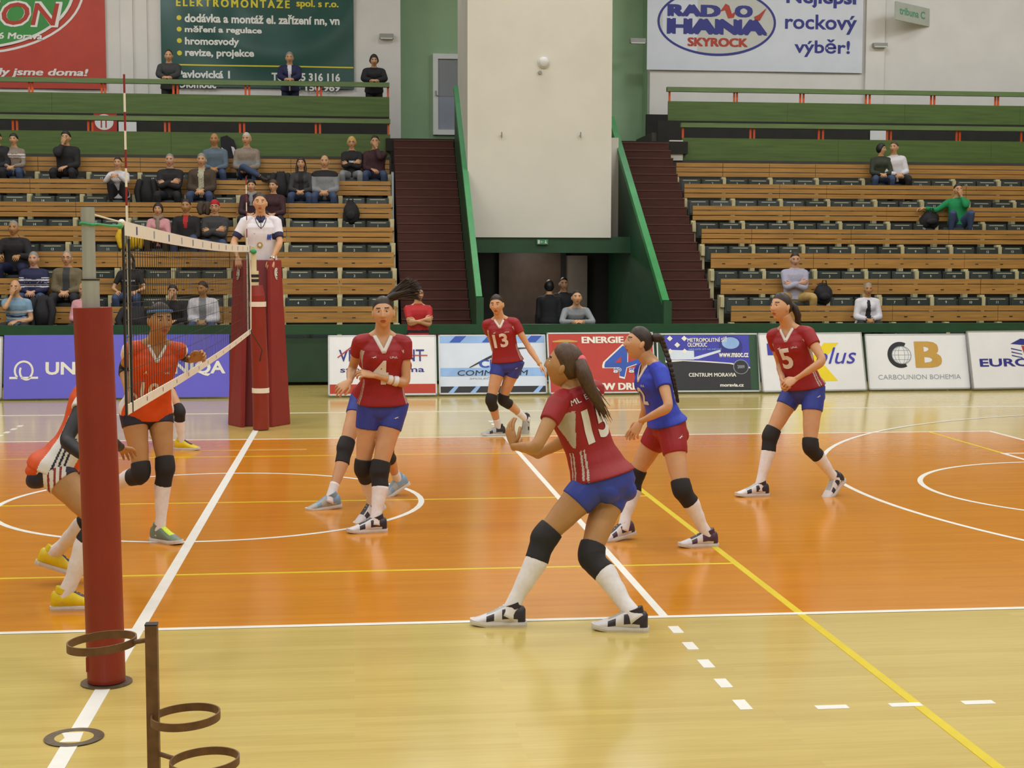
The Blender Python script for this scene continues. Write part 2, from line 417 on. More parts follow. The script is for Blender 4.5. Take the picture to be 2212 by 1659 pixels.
def bench_row(k, x0, sgn, nmod, side):
    Y, F = rowY(k), rowF(k)
    lab = f'{rown[k]} wooden bench row of the {side} stand' + (', just behind the green barrier' if k == 0 else ', counted from the barrier' if k < 6 else ', under the green gallery panel')
    root = empty('bench_row', (x0, Y, F), lab, 'bench row', f'bench rows of the {side} stand')
    step = 1.0; i = 0; wide = k in (0, 1, 2)
    rnd = random.Random(k*13+len(side))
    a = 0.0; L = nmod*step
    while a < L-.01:
        b = min(L, a+rnd.choice((2., 2., 3., 1.)))
        xs = sorted((x0+sgn*a, x0+sgn*b)); g = Geo()
        dy = rnd.uniform(-.006, .006)
        for (za, zb2) in ([(.60, .775), (.79, .88)] if wide else [(.60, .685), (.70, .785), (.80, .88)]):
            g.box((xs[0]+.004, Y-.02+dy, F+za), (xs[1]-.004, Y+.015+dy, F+zb2))
        if wide:
            q = g; t = a+.25
            while t < b:
                q.box((x0+sgn*t-.03, Y-.026, F+.675), (x0+sgn*t+.03, Y-.018, F+.69), 1); t += .5
        g.build('backrest', [M_wood, M_bolt], root)
        a = b
    for j in range(nmod+1):
        x = x0+sgn*j*step
        g = Geo().box((x-.045, Y-.10, F), (x+.045, Y+.03, F+.585)); g.box((x-.035, Y-.17, F+.36), (x+.035, Y-.09, F+.55))
        g.build('support_post', M_cream, root)
    for j in range(nmod*2):
        x = x0+sgn*(j*.5+.25+(.015 if j % 2 == 0 else -.015))
        if 'seat' not in seat_me:
            o = seat_mesh().build('seat', M_seat, None, bevel=.008); seat_me['seat'] = o.data
            e = Geo().box((-.15, -.056, .258), (.15, -.048, .274)).build('edge_strip', M_edge); seat_me['edge'] = e.data
        else:
            o = bpy.data.objects.new('seat', seat_me['seat']); COL.objects.link(o)
            e = bpy.data.objects.new('edge_strip', seat_me['edge']); COL.objects.link(e)
        o.parent = root; o.location = V((x, Y-.13+rnd.uniform(-.01, .01), F+.24))-root.location
        o.rotation_euler[0] = rnd.uniform(-.14, .02)
        e.parent = o
        n = j+1
        if n not in num_cache:
            q = lettering(str(n), V((0, -.052, 0)), V((1, 0, 0)), V((0, 0, 1)), -.012 if n < 10 else -.025, .185, None, .232, M_num, None, bold=.02, name='seat_number')
            num_cache[n] = q.data
        else:
            q = bpy.data.objects.new('seat_number', num_cache[n]); COL.objects.link(q)
        q.parent = o
        SEATS.append((k, x, o))
    return root
for k in range(NR):
    bench_row(k, XL-.02, -1, 10 if k < 4 else 12, 'left')
    bench_row(k, XR, 1, 9, 'right')
def terrace(x0, x1, name):
    g = Geo()
    for k in range(NR):
        g.box((x0, rowY(k)-.62, 0), (x1, 22.75, rowF(k)) if k == 0 else (x1, 22.75, rowF(k)))
    g.box((x0, 22.7, 0), (x1, 24.35, 4.28)); g.box((x0, 24.35, 0), (x1, YB, 5.0))
    return struct(g.build(name, M_conc))
terrace(-16, XL+.03, 'floor_terrace_left'); terrace(XR-.06, 22, 'floor_terrace_right')
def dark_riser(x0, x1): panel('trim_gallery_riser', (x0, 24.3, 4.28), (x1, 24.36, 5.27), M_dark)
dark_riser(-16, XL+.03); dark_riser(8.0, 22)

# gallery railings: green boards on orange posts
_a, _b = PY(1446, 303, 22.7), PY(1474, 347, 22.7)
panel('trim_stand_end', (_a.x, 22.66, _b.z), (_b.x, 22.74, _a.z), M_white)
def railing(px_end, py, Y, side, zs, posts, xfar, label, zfloor):
    xe = PY(px_end, py, Y).x
    root = empty('gallery_railing', (xe, Y, zfloor), label, 'railing', 'green gallery railings')
    x0, x1 = sorted((xe, xfar))
    pa, pb, ra, rb = zs
    g = Geo(); n = 4 if Y < 24 else 5; xs = [x0+(x1-x0)*i/n for i in range(n+1)]
    for a, b in zip(xs, xs[1:]): g.box((a+.002, Y-.02, pa), (b-.002, Y+.02, pb))
    g.build('board_panel', M_green, root)
    Geo().box((x0-.03, Y-.07, ra), (x1, Y+.05, rb)).build('hand_rail', M_rail, root)
    for p in posts:
        xp = PY(p, py, Y).x
        Geo().box((xp-.022, Y+.021, zfloor), (xp+.022, Y+.045, ra+.01)).build('post', M_orange, root)
YF, YG = 22.8, 24.4
def zat(py, Y): return PY(700, py, Y).z
zF = (zat(345, YF), zat(289, YF), zat(266, YF), zat(256, YF)); zG = (zat(272, YG), zat(208, YG), zat(187, YG), zat(177, YG))
railing(843, 260, YF, 'left', zF, [27, 36, 190, 199, 356, 365, 518, 527, 682, 691, 839], -16, 'lower green railing above the left stand, behind the topmost bench row', 4.2)
railing(841, 180, YG, 'left', zG, [62, 69, 219, 226, 374, 383, 530, 538, 685, 693, 838], -16, 'upper green railing above the left stand, where three men stand', 5.0)
railing(1473, 270, YF, 'right', zF, [1476, 1622, 1630, 1770, 1779, 1918, 1926, 2068, 2075, 2208], 22, 'lower green railing above the right stand, behind the topmost bench row', 4.2)
railing(1443, 195, YG, 'right', zG, [1447, 1587, 1593, 1730, 1737, 1872, 1880, 2013, 2020, 2152, 2158], 22, 'upper green railing above the right stand, below the white radio banner', 5.0)
# small panels seen in the gap below the upper railing
M_sheet = mat('white_sheet', '#dcdcda', .7, .02, 6); M_redsign = mat('red_sign', '#a5281c', .6, .05, 6)
def flat(name, a, b, Y, m, label, cat, t=.01):
    p, q = PY(*a, Y), PY(*b, Y)
    o = Geo().box((p.x, Y, min(p.z, q.z)), (q.x, Y+t, max(p.z, q.z))).build(name, m)
    return tag(o, label, cat), V((p.x, Y, min(p.z, q.z))), abs(q.x-p.x), abs(p.z-q.z)
flat('notice_sheet', (256, 263), (295, 284), 24.27, M_sheet, 'white sheet on the dark riser of the left gallery, beside the red sign', 'sheet')
flat('notice_sheet', (1880, 282), (1914, 303), 24.27, M_sheet, 'white sheet on the dark riser of the right gallery', 'sheet')
so, O, W_, H_ = flat('gallery_sign', (202, 245), (253, 284), 24.27, M_redsign, 'red sign with a white round emblem on the left gallery riser', 'sign')
shape(ellipse(W_*.45, H_*.52, W_*.4, H_*.44), O, V((1, 0, 0)), V((0, 0, 1)), M_sheet, so)
shape([(W_*.3, H_*.2), (W_*.36, H_*.2), (W_*.36, H_*.85), (W_*.3, H_*.85)], O, V((1, 0, 0)), V((0, 0, 1)), M_redsign, so, lift=.004)
shape([(W_*.5, H_*.2), (W_*.56, H_*.2), (W_*.56, H_*.85), (W_*.5, H_*.85)], O, V((1, 0, 0)), V((0, 0, 1)), M_redsign, so, lift=.004)
tag(Geo().box((PY(1396, 250, YB-.1).x, YB-.12, PY(1396, 301, YB).z), (PY(1440, 250, YB).x, YB-.02, PY(1396, 248, YB).z)).build('wall_cabinet', M_dark), 'dark cabinet on the back wall at the left end of the right gallery', 'cabinet')

# ---------------------------------------------------------------- banners on the back wall
ex, ez = V((1, 0, 0)), V((0, 0, 1))
def banner(a, b, m, label, warp, ztop=None, nx=60, nz=70, over=0):
    p, q = PY(*a, YB-.06), PY(*b, YB-.06)
    x0, x1 = p.x, q.x; z0 = q.z; z1 = ztop
    O = V((x0, YB-.06, z0)); W, H = x1-x0, z1-z0
    root = empty('wall_banner', (x0, YB-.06, z0), label, 'banner', 'banners on the back wall')
    P = []; 
    for j in range(nz+1):
        for i in range(nx+1):
            X, Z = W*i/nx, H*j/nz
            P.append(O+ex*X+ez*Z-V((0, 1, 0))*warp(X, Z))
    n = nx+1; F = [(j*n+i, j*n+i+1, (j+1)*n+i+1, (j+1)*n+i) for j in range(nz) for i in range(nx)]
    back = [p2+V((0, .012, 0)) for p2 in P]
    g = Geo().add(P, F); g.add(back, [tuple(reversed(f)) for f in F])
    g.build('sheet', m, root, smooth=True, fixn=False)
    return root, O, W, H
M_red = mat('red_banner_vinyl', '#bb3b26', .5, .06, 3); M_petrol = mat('dark_green_banner_vinyl', '#0d4a42', .3, .06, 3, spec=.4)
M_wban = mat('white_banner_vinyl', '#d9dde6', .6, .02, 3)
M_bwhite = mat('white_print', '#e9e8e2', .55, .02, 6); M_byel = mat('yellow_print', '#dfd02c', .5, .03, 6)
M_bgrn = mat('green_print', '#3a8f3f', .55, .04, 5); M_navy = mat('navy_print', '#2b2f86', .55, .04, 6); M_redp = mat('red_print', '#b3361f', .55, .05, 6)
# red banner at the left
wr = lambda X, Z: .012*math.sin(X*1.7+Z*.6)+.006*math.sin(X*5-Z*2)
rb, O, W, H = banner((-260, 193), (230, 193), M_red, 'red banner with a green oval at the left end of the back wall', wr, ztop=9.6)
sx = lambda px: PY(px, 100, YB-.06).x-O.x
sz = lambda py: PY(100, py, YB-.06).z-O.z
ec, ea, eb = (sx(-60), sz(-28)), sx(165)-sx(-60), sz(-28)-sz(108)
ringshape(ec[0], ec[1], ea*1.09, eb*1.08, .05, O, ex, ez, M_bwhite, rb, warp=wr)
shape(ellipse(ec[0], ec[1], ea, eb, 64), O, ex, ez, M_bwhite, rb, lift=.022)
shape(ellipse(ec[0], ec[1], ea*.97, eb*.96, 64), O, ex, ez, M_bgrn, rb, lift=.026)
lettering('ION', O, ex, ez, sx(-22), sz(60), sx(138), sz(3), M_bwhite, rb, bold=.05, shear=.2, lift=.031)
lettering('ION', O, ex, ez, sx(-17), sz(56), sx(131), sz(7), M_redp, rb, bold=.015, shear=.2, lift=.035)
lettering('6,6 Morava', O, ex, ez, sx(-20), sz(88), sx(92), sz(72), M_bwhite, rb, bold=.04, shear=.15, lift=.031)
lettering('tady jsme doma!', O, ex, ez, sx(-42), sz(168), sx(190), sz(148), M_bwhite, rb, bold=.04, shear=.18, lift=.006, warp=wr)
# dark green banner
def wg(X, Z):
    dx, dz = X-2.6, Z-2.6; r = math.hypot(dx, dz); a = math.atan2(dz, dx)
    return .03*math.sin(r*4.2)*math.exp(-((r-1.6)/.9)**2)+.016*math.sin(a*9)*min(1, r/2)*(.5+.5*math.sin(a-.6))+.01*math.sin(X*2.2+Z*1.1)+.02
gb, O, W, H = banner((350, 193), (765, 193), M_petrol, 'dark green banner listing electrical services on the left back wall', wg, ztop=8.6, nx=110, nz=90)
def gt(s, xa, xb, yb_, yt, m=M_bwhite, bold=.035, sp=1.): return lettering(s, O, ex, ez, sx(xa), sz(yb_), sx(xb), sz(yt), m, gb, bold=bold, spacing=sp, lift=.006, warp=wg)
gt('ELEKTROMONTÁŽE', 382, 627, 8, -14, M_byel, .05, 1.4); gt('spol. s r.o.', 641, 732, 8, -12, M_byel, .04)
for s, xb, yb_, yt in (('dodávka a montáž el. zařízení nn, vn', 734, 46, 22), ('měření a regulace', 566, 68, 50), ('hromosvody', 517, 96, 75), ('revize, projekce', 549, 121, 100)):
    gt(s, 400, xb, yb_, yt)
for y in (33, 58, 83, 110):
    cx, cz = sx(388), sz(y); shape(ellipse(cx, cz, .055, .055, 24), O, ex, ez, M_byel, gb, lift=.008, warp=wg)
gt('Pavlovická 1', 382, 496, 164, 147); gt('Olomouc', 383, 466, 186, 169)
gt('Tel.: 585 316 116', 586, 734, 167, 149); gt('585 150 969', 612, 734, 189, 172)
G_ = Geo(); n = 60; P = []
for i in range(n+1):
    X = sx(355)+(sx(763)-sx(355))*i/n
    for z in (sz(134), sz(137)): P.append(O+ex*X+ez*z-V((0, 1, 0))*(.006+wg(X, z)))
G_.add(P, [(2*i, 2*i+1, 2*i+3, 2*i+2) for i in range(n)]).build('yellow_rule', M_byel, gb, fixn=False)
# radio banner on the right
w0 = lambda X, Z: .006*math.sin(X*2)+.008
wb, O, W, H = banner((1397, 158), (1862, 158), M_wban, 'white banner with a blue oval radio logo on the right back wall', w0, ztop=9.0, nx=30, nz=10)
sx = lambda px: PY(px, 80, YB-.06).x-O.x
sz2 = lambda px, py: PY(px, py, YB-.06).z-O.z
c = (sx(1548), sz2(1548, 48)); ra_ = (sx(1676)-sx(1420))/2; rb_ = sz2(1548, 48)-sz2(1548, 121)
shape(ellipse(c[0], c[1], ra_*.97, rb_*.96, 64), O, ex, ez, mat('pale_oval_print', '#c9c8c2', .6, .02, 5), wb, lift=.012)
ringshape(c[0], c[1], ra_, rb_, .055, O, ex, ez, M_navy, wb, lift=.016)
def rt(s, xa, ya, xb, yb_, m=M_navy, bold=.06, shear=0): return lettering(s, O, ex, ez, sx(xa), sz2((xa+xb)/2, yb_), sx(xb), sz2((xa+xb)/2, ya), m, wb, bold=bold, shear=shear, lift=.018)
rt('RAD', 1441, 10, 1556, 36, bold=.09); rt('O', 1586, 12, 1625, 38, bold=.09); rt('HANA', 1440, 41, 1657, 75, bold=.1); rt('SKYROCK', 1485, 82, 1615, 101, M_redp, .06)
shape([(sx(a), sz2(1560, b)) for a, b in ((1554, 26), (1566, 8), (1574, 12), (1580, 30), (1590, 22), (1584, 38), (1572, 40), (1565, 22))], O, ex, ez, M_redp, wb, lift=.02)
shape([(sx(a), sz2(1640, b)) for a, b in ((1628, 37), (1638, 32), (1655, 17), (1646, 34), (1640, 45), (1630, 43))], O, ex, ez, M_redp, wb, lift=.03)
rt('Nejlepší', 1697, -22, 1852, 18, bold=.03); rt('rockový', 1695, 32, 1850, 74, bold=.02); rt('výběr!', 1716, 85, 1836, 124, bold=.02)
# small boxes and lights on the back wall
def wallbox(a, b, m, label, cat, dep=.12):
    p, q = PY(*a, YB-dep), PY(*b, YB-dep)
    if label.startswith('grey emergency light right of the white'): p, q = PY(*a, YB-.26), PY(*b, YB-.26); dep = .26
    r = empty('emergency_light', (p.x, YB, q.z), label, cat, 'emergency lights on the back wall')
    Geo().box((p.x, YB-dep, q.z), (q.x, YB, p.z)).build('housing', m, r, bevel=.008)
    Geo().box((p.x+.02, YB-dep-.01, q.z-.012), (q.x-.02, YB-.02, q.z+.01)).build('diffuser', M_sheet, r)
    return r
M_grey = mat('grey_plastic', '#9a9a92', .5, .05, 9)
wallbox((820, 72), (850, 83), M_grey, 'grey emergency light right of the dark green banner', 'light')
wallbox((1362, 82), (1395, 93), M_grey, 'grey emergency light left of the white radio banner', 'light')
wallbox((1888, 92), (1918, 101), M_grey, 'grey emergency light right of the white radio banner', 'light')
# sector sign standing out from the right wall
M_sign = mat('sign_panel', '#b9bdae', .6, .03, 6)
o3 = PY(1935, 42, YB-.9); e3 = V((PY(2008, 5, YB).x, YB-.02, PY(2008, 14, YB).z)); e3.z = o3.z
r3 = (e3-o3).normalized(); L3 = (e3-o3).length
sg = empty('sector_sign', o3, 'pale projecting sector sign at the top of the right back wall', 'sign')
Geo().slab(o3, r3, ez, L3, .42, .04).build('panel', M_sign, sg)
lettering('tribuna C', o3, r3, ez, L3*.1, .14, L3*.86, .32, mat('green_sign_print', '#5d9a7c', .6, .03, 6), sg, bold=.03)
# glazed balcony door of the green recess
wd = empty('window_1', (PY(935, 290, YB+.85).x, YB+.85, 4.66), 'white framed grey window left of the white column', 'window'); wd['kind'] = 'structure'
p, q = PY(935, 116, YB+.85), PY(1012, 292, YB+.85)
M_frame = mat('white_window_frame', '#e2e2e0', .4, .02, 6); M_blind = mat('grey_window_blind', '#8d9094', .5, .03, 5)
g = Geo(); t = .12
g.box((p.x, YB+.8, q.z), (p.x+t, YB+.9, p.z)); g.box((q.x-t, YB+.8, q.z), (q.x, YB+.9, p.z)); g.box((p.x+t, YB+.8, p.z-t), (q.x-t, YB+.9, p.z)); g.box((p.x+t, YB+.8, q.z), (q.x-t, YB+.9, q.z+t))
g.build('window_frame', M_frame, wd)
zm = PY(960, 208, YB+.85).z
Geo().box((p.x+t, YB+.84, zm), (q.x-t, YB+.88, p.z-t)).build('blind', M_blind, wd)
M_glass = mat('window_glass_dusk', '#9aa0ae', .12, .05, 2); Geo().box((p.x+t, YB+.85, q.z+t), (q.x-t, YB+.88, zm)).build('pane', M_glass, wd)
hp = PY(942, 196, YB+.78)
Geo().tube([hp, hp+V((0, 0, -.1)), hp+V((.06, -.02, -.12))], .015).build('handle', M_grey, wd)
# exit sign and smoke detector
es, O, W, H = flat('exit_sign', (1160, 517), (1184, 528), CY0-.02, mat('exit_sign_green', '#3f8a60', .5, .03, 5), 'small green and white exit sign on the lintel above the entrance', 'sign', t=.06)
lettering('←', O, ex, ez, W*.3, H*.3, W*.6, H*.7, M_sheet, es)
shape([(W*.08, H*.15), (W*.25, H*.15), (W*.25, H*.85), (W*.08, H*.85)], O, ex, ez, M_sheet, es)
shape(ellipse(W*.78, H*.72, W*.05, H*.1, 16), O, ex, ez, M_sheet, es); shape([(W*.68, H*.15), (W*.76, H*.3), (W*.86, H*.15), (W*.9, H*.2), (W*.83, H*.42), (W*.84, H*.58), (W*.72, H*.58), (W*.72, H*.4)], O, ex, ez, M_sheet, es)
pd = PY(1174, 135, CY0); dt = empty('wall_alarm', pd, 'round white alarm dome high on the white column', 'alarm')
Geo().tube([pd, pd+V((0, -.05, 0))], .11, 24).build('base', M_sheet, dt); Geo().ell(pd+V((0, -.05, 0)), V((.1, 0, 0)), V((0, .06, 0)), V((0, 0, .1))).build('dome', M_sheet, dt, smooth=True)
pd = PY(1166, 157, CY0); tag(Geo().tube([pd, pd+V((0, -.05, 0))], .035, 12).build('cable_outlet', M_grey), 'small dark cable outlet below the alarm dome on the white column', 'outlet')
for px, s in ((1083, 'left'), (1253, 'right')):
    pd = PY(px, 293, CY0)
    tag(Geo().tube([pd, pd+V((0, -.07, 0)), pd+V((0, -.08, .06)), pd+V((0, -.06, -.05))], .012, 8).build('wall_hook', M_grey), f'small metal hook on the white column, the {s} one of two', 'hook', 'hooks on the white column')

# ---------------------------------------------------------------- advertising boards
M_alu = mat('aluminium_frame', '#b9bcbe', .35, .05, 20, metal=.6)
M_bd = mat('white_board_vinyl', '#e4e6ee', .38, .02, 4); M_uniqa = mat('violet_blue_board', '#6560d6', .4, .03, 4)
M_bred = mat('red_board', '#b53427', .4, .04, 4); M_sky = mat('sky_blue_print', '#8fb6ee', .4, .15, 3); M_pale = mat('pale_blue_print', '#d3dff4', .4, .04, 3)
M_blk = mat('black_print', '#20222a', .45, .04, 6); M_grpr = mat('grey_print', '#8f9aa6', .5, .04, 6); M_blue = mat('blue_print', '#2c54b8', .45, .08, 5)
M_gold = mat('ochre_print', '#c39a48', .45, .05, 6); M_tyel = mat('bright_yellow_print', '#ecd425', .45, .03, 6); M_vio = mat('violet_print', '#3a3bb0', .45, .1, 4)
class Board: pass
def board(a, b, ytop, m, label, lean=.25, frame=True):
    B = Board(); B.O = PZ(*a, .03); E = PZ(*b, .03)
    B.r = (E-B.O); B.W = B.r.length; B.r.normalize()
    back = V((-B.r.y, B.r.x, 0)); ang = math.asin(lean/.93)
    B.u = (back*math.sin(ang)+ez*math.cos(ang)).normalized(); B.n = B.r.cross(B.u)
    mid = B.O+B.r*(B.W/2); zt = PY((a[0]+b[0])/2, ytop, mid.y+lean).z
    B.H = (zt-mid.z)/math.cos(ang); B.a, B.b, B.yt = a, b, ytop
    B.root = empty('advertising_board', B.O, label, 'board', 'advertising boards along the court')
    Geo().slab(B.O, B.r, B.u, B.W-.012, B.H, .025).build('panel', m, B.root)
    if frame:
        g = Geo(); t = .022; o = B.O+B.n*.004
        g.slab(o, B.r, B.u, t, B.H, .035); g.slab(o+B.r*(B.W-.012-t), B.r, B.u, t, B.H, .035); g.slab(o, B.r, B.u, B.W-.012, t, .035); g.slab(o+B.u*(B.H-t), B.r, B.u, B.W-.012, t, .035)
        g.build('frame', M_alu, B.root)
    s = Geo()                                          # rear struts down to the floor
    for f in (.12, .88):
        p = B.O+B.r*(B.W*f)+B.u*(B.H*.8)-B.n*.03; q = V((p.x, p.y, 0))+back*.25
        s.tube([p, q], .012, 6)
    s.build('rear_strut', M_alu, B.root)
    return B
def bt(B, s, x0, z0, x1, z1, m, bold=.02, shear=0, sp=1., lift=.003): return lettering(s, B.O, B.r, B.u, x0*B.W, z0*B.H, x1*B.W, z1*B.H, m, B.root, bold=bold, shear=shear, spacing=sp, lift=lift)
def bs(B, pts, m, lift=.002, name='emblem'): return shape([(x*B.W, z*B.H) for x, z in pts], B.O, B.r, B.u, m, B.root, lift=lift, name=name)
def rect(x0, z0, x1, z1): return [(x0, z0), (x1, z0), (x1, z1), (x0, z1)]
B = board((-330, 864), (5, 862), 727, M_bd, 'white advertising board cut off by the left edge of the photo', .18)
B = board((7, 862), (497, 857), 723, M_uniqa, 'violet blue insurance board between the left edge and the referee stand', .18, frame=False)
for q in (0, .51):
    k = B.W
    def ux(px): return ((px-7)/490)
    off = 0 if q == 0 else ux(345)-ux(95)
    if q == 0:
        cx, cz = .087*B.W, .44*B.H
        ringshape(cx, cz, .043*B.W, .16*B.H, .03, B.O, B.r, B.u, M_bwhite, B.root, t0=-60, t1=225); ringshape(cx+.012*B.W, cz-.015*B.H, .033*B.W, .14*B.H, .03, B.O, B.r, B.u, M_bwhite, B.root, t0=150, t1=300)
        bs(B, rect(.025, .31, .06, .345), M_bwhite, name='emblem'); bs(B, rect(.075, .31, .15, .345), M_bwhite, name='emblem')
        bt(B, 'UNIQA', ux(96), .335, ux(243), .575, M_bwhite, .03)
    else:
        bt(B, 'UNIQA', ux(342), .335, ux(487), .575, M_bwhite, .03)
B = board((709, 855), (946, 853), 724, M_bd, 'white building firm board with a red stripe, behind player number 4')
bs(B, rect(.015, .03, .985, .185), M_redp, name='red_stripe')
bt(B, 'VITKOMONT', .1, .56, .88, .76, M_navy, .01);
bs(B, [(.09, .62), (.25, .84), (.42, .66), (.91, .65), (.91, .665), (.43, .675), (.25, .865), (.085, .635)], M_redp, .008, 'roof_line')
bt(B, 'stavební firma', .11, .38, .88, .475, M_navy, .015)
B = board((949, 852), (1184, 850), 723, M_pale, 'pale blue board with a black arc, behind player number 13')
bs(B, rect(.01, .86, .99, .98), M_sky, name='sky_stripe'); bs(B, rect(.01, .30, .99, .44), M_sky, .0025, 'sky_stripe'); bs(B, rect(.01, .02, .99, .13), M_blk, name='dark_stripe')
for x in (.08, .28, .55, .86): bs(B, [(x, .02), (x+.05, .02), (x+.1, .13), (x+.06, .13)], M_sky, .004, 'light_ray')
for x in (.1, .4, .8): bs(B, [(x, .87), (x+.1, .87), (x+.16, .98), (x+.06, .98)], M_blue, .004, 'light_ray')
P = [(.28+.55*t, .45+.33*math.sin(t*1.75)) for t in [i/14 for i in range(15)]]; P2 = [(x+.004, z-.012-.03*math.sin(math.pi*i/14)) for i, (x, z) in enumerate(P)]
bs(B, P+P2[::-1], M_blk, .005, 'emblem')
bt(B, 'CK', .37, .44, .56, .58, M_blue, .05); bt(B, 'COMMODUM', .17, .31, .82, .40, M_blk, .01, .12); bt(B, 'SPOLEČNOST', .28, .245, .62, .285, M_grpr, .01, .12)
B = board((1187, 851), (1420, 848), 718, M_bred, 'red energy drink board between the blue arc board and the blue network board')
bt(B, 'ENERGIE DO', .32, .82, .9, .93, M_bwhite, .06); bt(B, 'NEW DRINK', .38, .05, .94, .165, M_bwhite, .06)
four = [(.52, .42), (.66, .42), (.655, .28), (.7, .26), (.725, .42), (.86, .5), (.88, .55), (.84, .56), (.735, .5), (.745, .76), (.7, .775), (.53, .51), (.52, .46)]
cxm, czm = .68, .5
bs(B, [(cxm+(x-cxm)*1.13, czm+(z-czm)*1.13) for x, z in four], M_bwhite, .003, 'emblem'); bs(B, four, M_blue, .005, 'emblem'); bs(B, [(.62, .5), (.675, .5), (.68, .6)], M_bred, .007, 'emblem')
bt(B, 'go', .6, .33, .675, .41, M_bwhite, .12, lift=.006); bt(B, 'go', .605, .335, .67, .405, M_blue, .02, lift=.009)
bt(B, 'games', .745, .33, .95, .41, M_bwhite, .12, lift=.006); bt(B, 'games', .75, .335, .945, .405, M_blue, .02, lift=.009)
bs(B, rect(.05, .55, .28, .86), M_redp, .004, 'can_picture'); bs(B, [(.05, .86), (.12, .88), (.2, .88), (.28, .86), (.28, .84), (.05, .84)], M_gold, .006, 'can_picture')
B = board((1422, 847), (1645, 846), 720, M_dgreen, 'blue and black network provider board behind the player in the blue shirt')
bs(B, rect(.08, .04, .90, .965), M_vio, .003, 'poster_sheet'); bs(B, [(.08, .04), (.90, .04), (.90, .4), (.7, .47), (.45, .5), (.25, .52), (.08, .5)], M_blk, .005, 'dark_field')
bs(B, [(.08, .5), (.25, .525), (.45, .505), (.7, .475), (.9, .395), (.9, .42), (.72, .49), (.46, .525), (.25, .54), (.08, .54)], M_bwhite, .006, 'white_edge')
bs(B, [(.1, .54), (.3, .56), (.62, .72), (.62, .68), (.4, .56)], M_pale, .0062, 'light_ray'); bs(B, [(.08, .55), (.36, .55), (.36, .7), (.08, .72)], M_pale, .0058, 'light_ray')
bs(B, ellipse(.72, .77, .115, .18, 32), M_navy, .006, 'globe_picture'); bs(B, ellipse(.72, .83, .085, .1, 32), M_sky, .008, 'globe_picture')
for dx, dz in ((0, 0), (-.07, .11), (.07, .11), (-.07, -.11), (.07, -.11)):
    e = .028; bs(B, [(.2+dx, .80+dz-e*1.7), (.2+dx+e, .80+dz), (.2+dx, .80+dz+e*1.7), (.2+dx-e, .80+dz)], M_bwhite, .008)
bt(B, 'METROPOLITNÍ SÍŤ', .30, .85, .69, .94, M_bwhite, .03, lift=.008); bt(B, 'OLOMOUC', .30, .765, .49, .84, M_bwhite, .03, lift=.008); bt(B, 'NEJLEPŠÍ SÍŤ VE MĚSTĚ', .31, .70, .63, .745, M_sky, .01, lift=.008)
bt(B, 'www.msoc.cz', .6, .585, .89, .66, M_bwhite, .03, lift=.01); bt(B, 'CENTRUM MORAVIA', .3, .255, .76, .32, M_bwhite, .03, lift=.009); bt(B, 'moravia.cz', .6, .085, .83, .14, M_bwhite, .03, lift=.009)
bs(B, ellipse(.81, .42, .075, .125, 32), M_grpr, .012, 'stamp'); bs(B, ellipse(.81, .42, .068, .113, 32), M_blk, .014, 'stamp'); bt(B, '2009', .775, .395, .845, .45, M_grpr, .03, lift=.016)
B = board((1648, 847), (1875, 843), 718.5, M_bd, 'white board with a blue T and a yellow X, behind player number 5')
bs(B, [(.075, .82), (.24, .82), (.24, .62), (.2, .62), (.235, .17), (.17, .17), (.14, .62), (.075, .62)], M_vio, .003, 'emblem')
bs(B, [(.30, .82), (.42, .82), (.5, .6), (.62, .82), (.76, .82), (.58, .5), (.72, .17), (.58, .17), (.5, .38), (.4, .17), (.28, .17), (.43, .5)], M_tyel, .003, 'emblem')
bt(B, 'plus', .5, .37, .92, .74, M_vio, .0, .35, lift=.008)
B = board((1877, 842), (2100, 840), 721, M_bd, 'white board with a black C and an ochre B')
cx, cz = .33*B.W, .62*B.H
ringshape(cx, cz, .125*B.W, .235*B.H, .13, B.O, B.r, B.u, M_blk, B.root, t0=62, t1=298); bs(B, ellipse(.34, .615, .095, .165, 32), M_bd, .006)
ringshape(.34*B.W, .615*B.H, .095*B.W, .165*B.H, .012, B.O, B.r, B.u, M_grpr, B.root, lift=.008)
for f in (.35, .72): ringshape(.34*B.W, .615*B.H, .095*B.W*f, .165*B.H, .008, B.O, B.r, B.u, M_grpr, B.root, lift=.008)
for f in (-.5, 0, .5): bs(B, rect(.34-.095*math.sqrt(1-f*f), .613+.165*f, .34+.095*math.sqrt(1-f*f), .62+.165*f), M_grpr, .008)
bt(B, 'B', .47, .39, .73, .86, M_gold, .06); bt(B, 'CARBOUNION BOHEMIA', .1, .18, .9, .265, M_grpr, .0)
B = board((2102, 841), (2330, 837), 714, M_bd, 'white board with blue lettering at the right edge of the photo')
bt(B, 'EUROVIA', .09, .38, .86, .52, M_navy, .03); bs(B, [(.4, .77), (.5, .86), (.64, .83), (.56, .74)], M_navy, .003); bs(B, [(.5, .74), (.56, .72), (.64, .8), (.64, .6), (.52, .58)], M_redp, .004)
for i in range(3): bs(B, [(.4, .68-.06*i), (.5, .64-.06*i), (.5, .655-.06*i), (.4, .7-.06*i)], M_navy, .003)

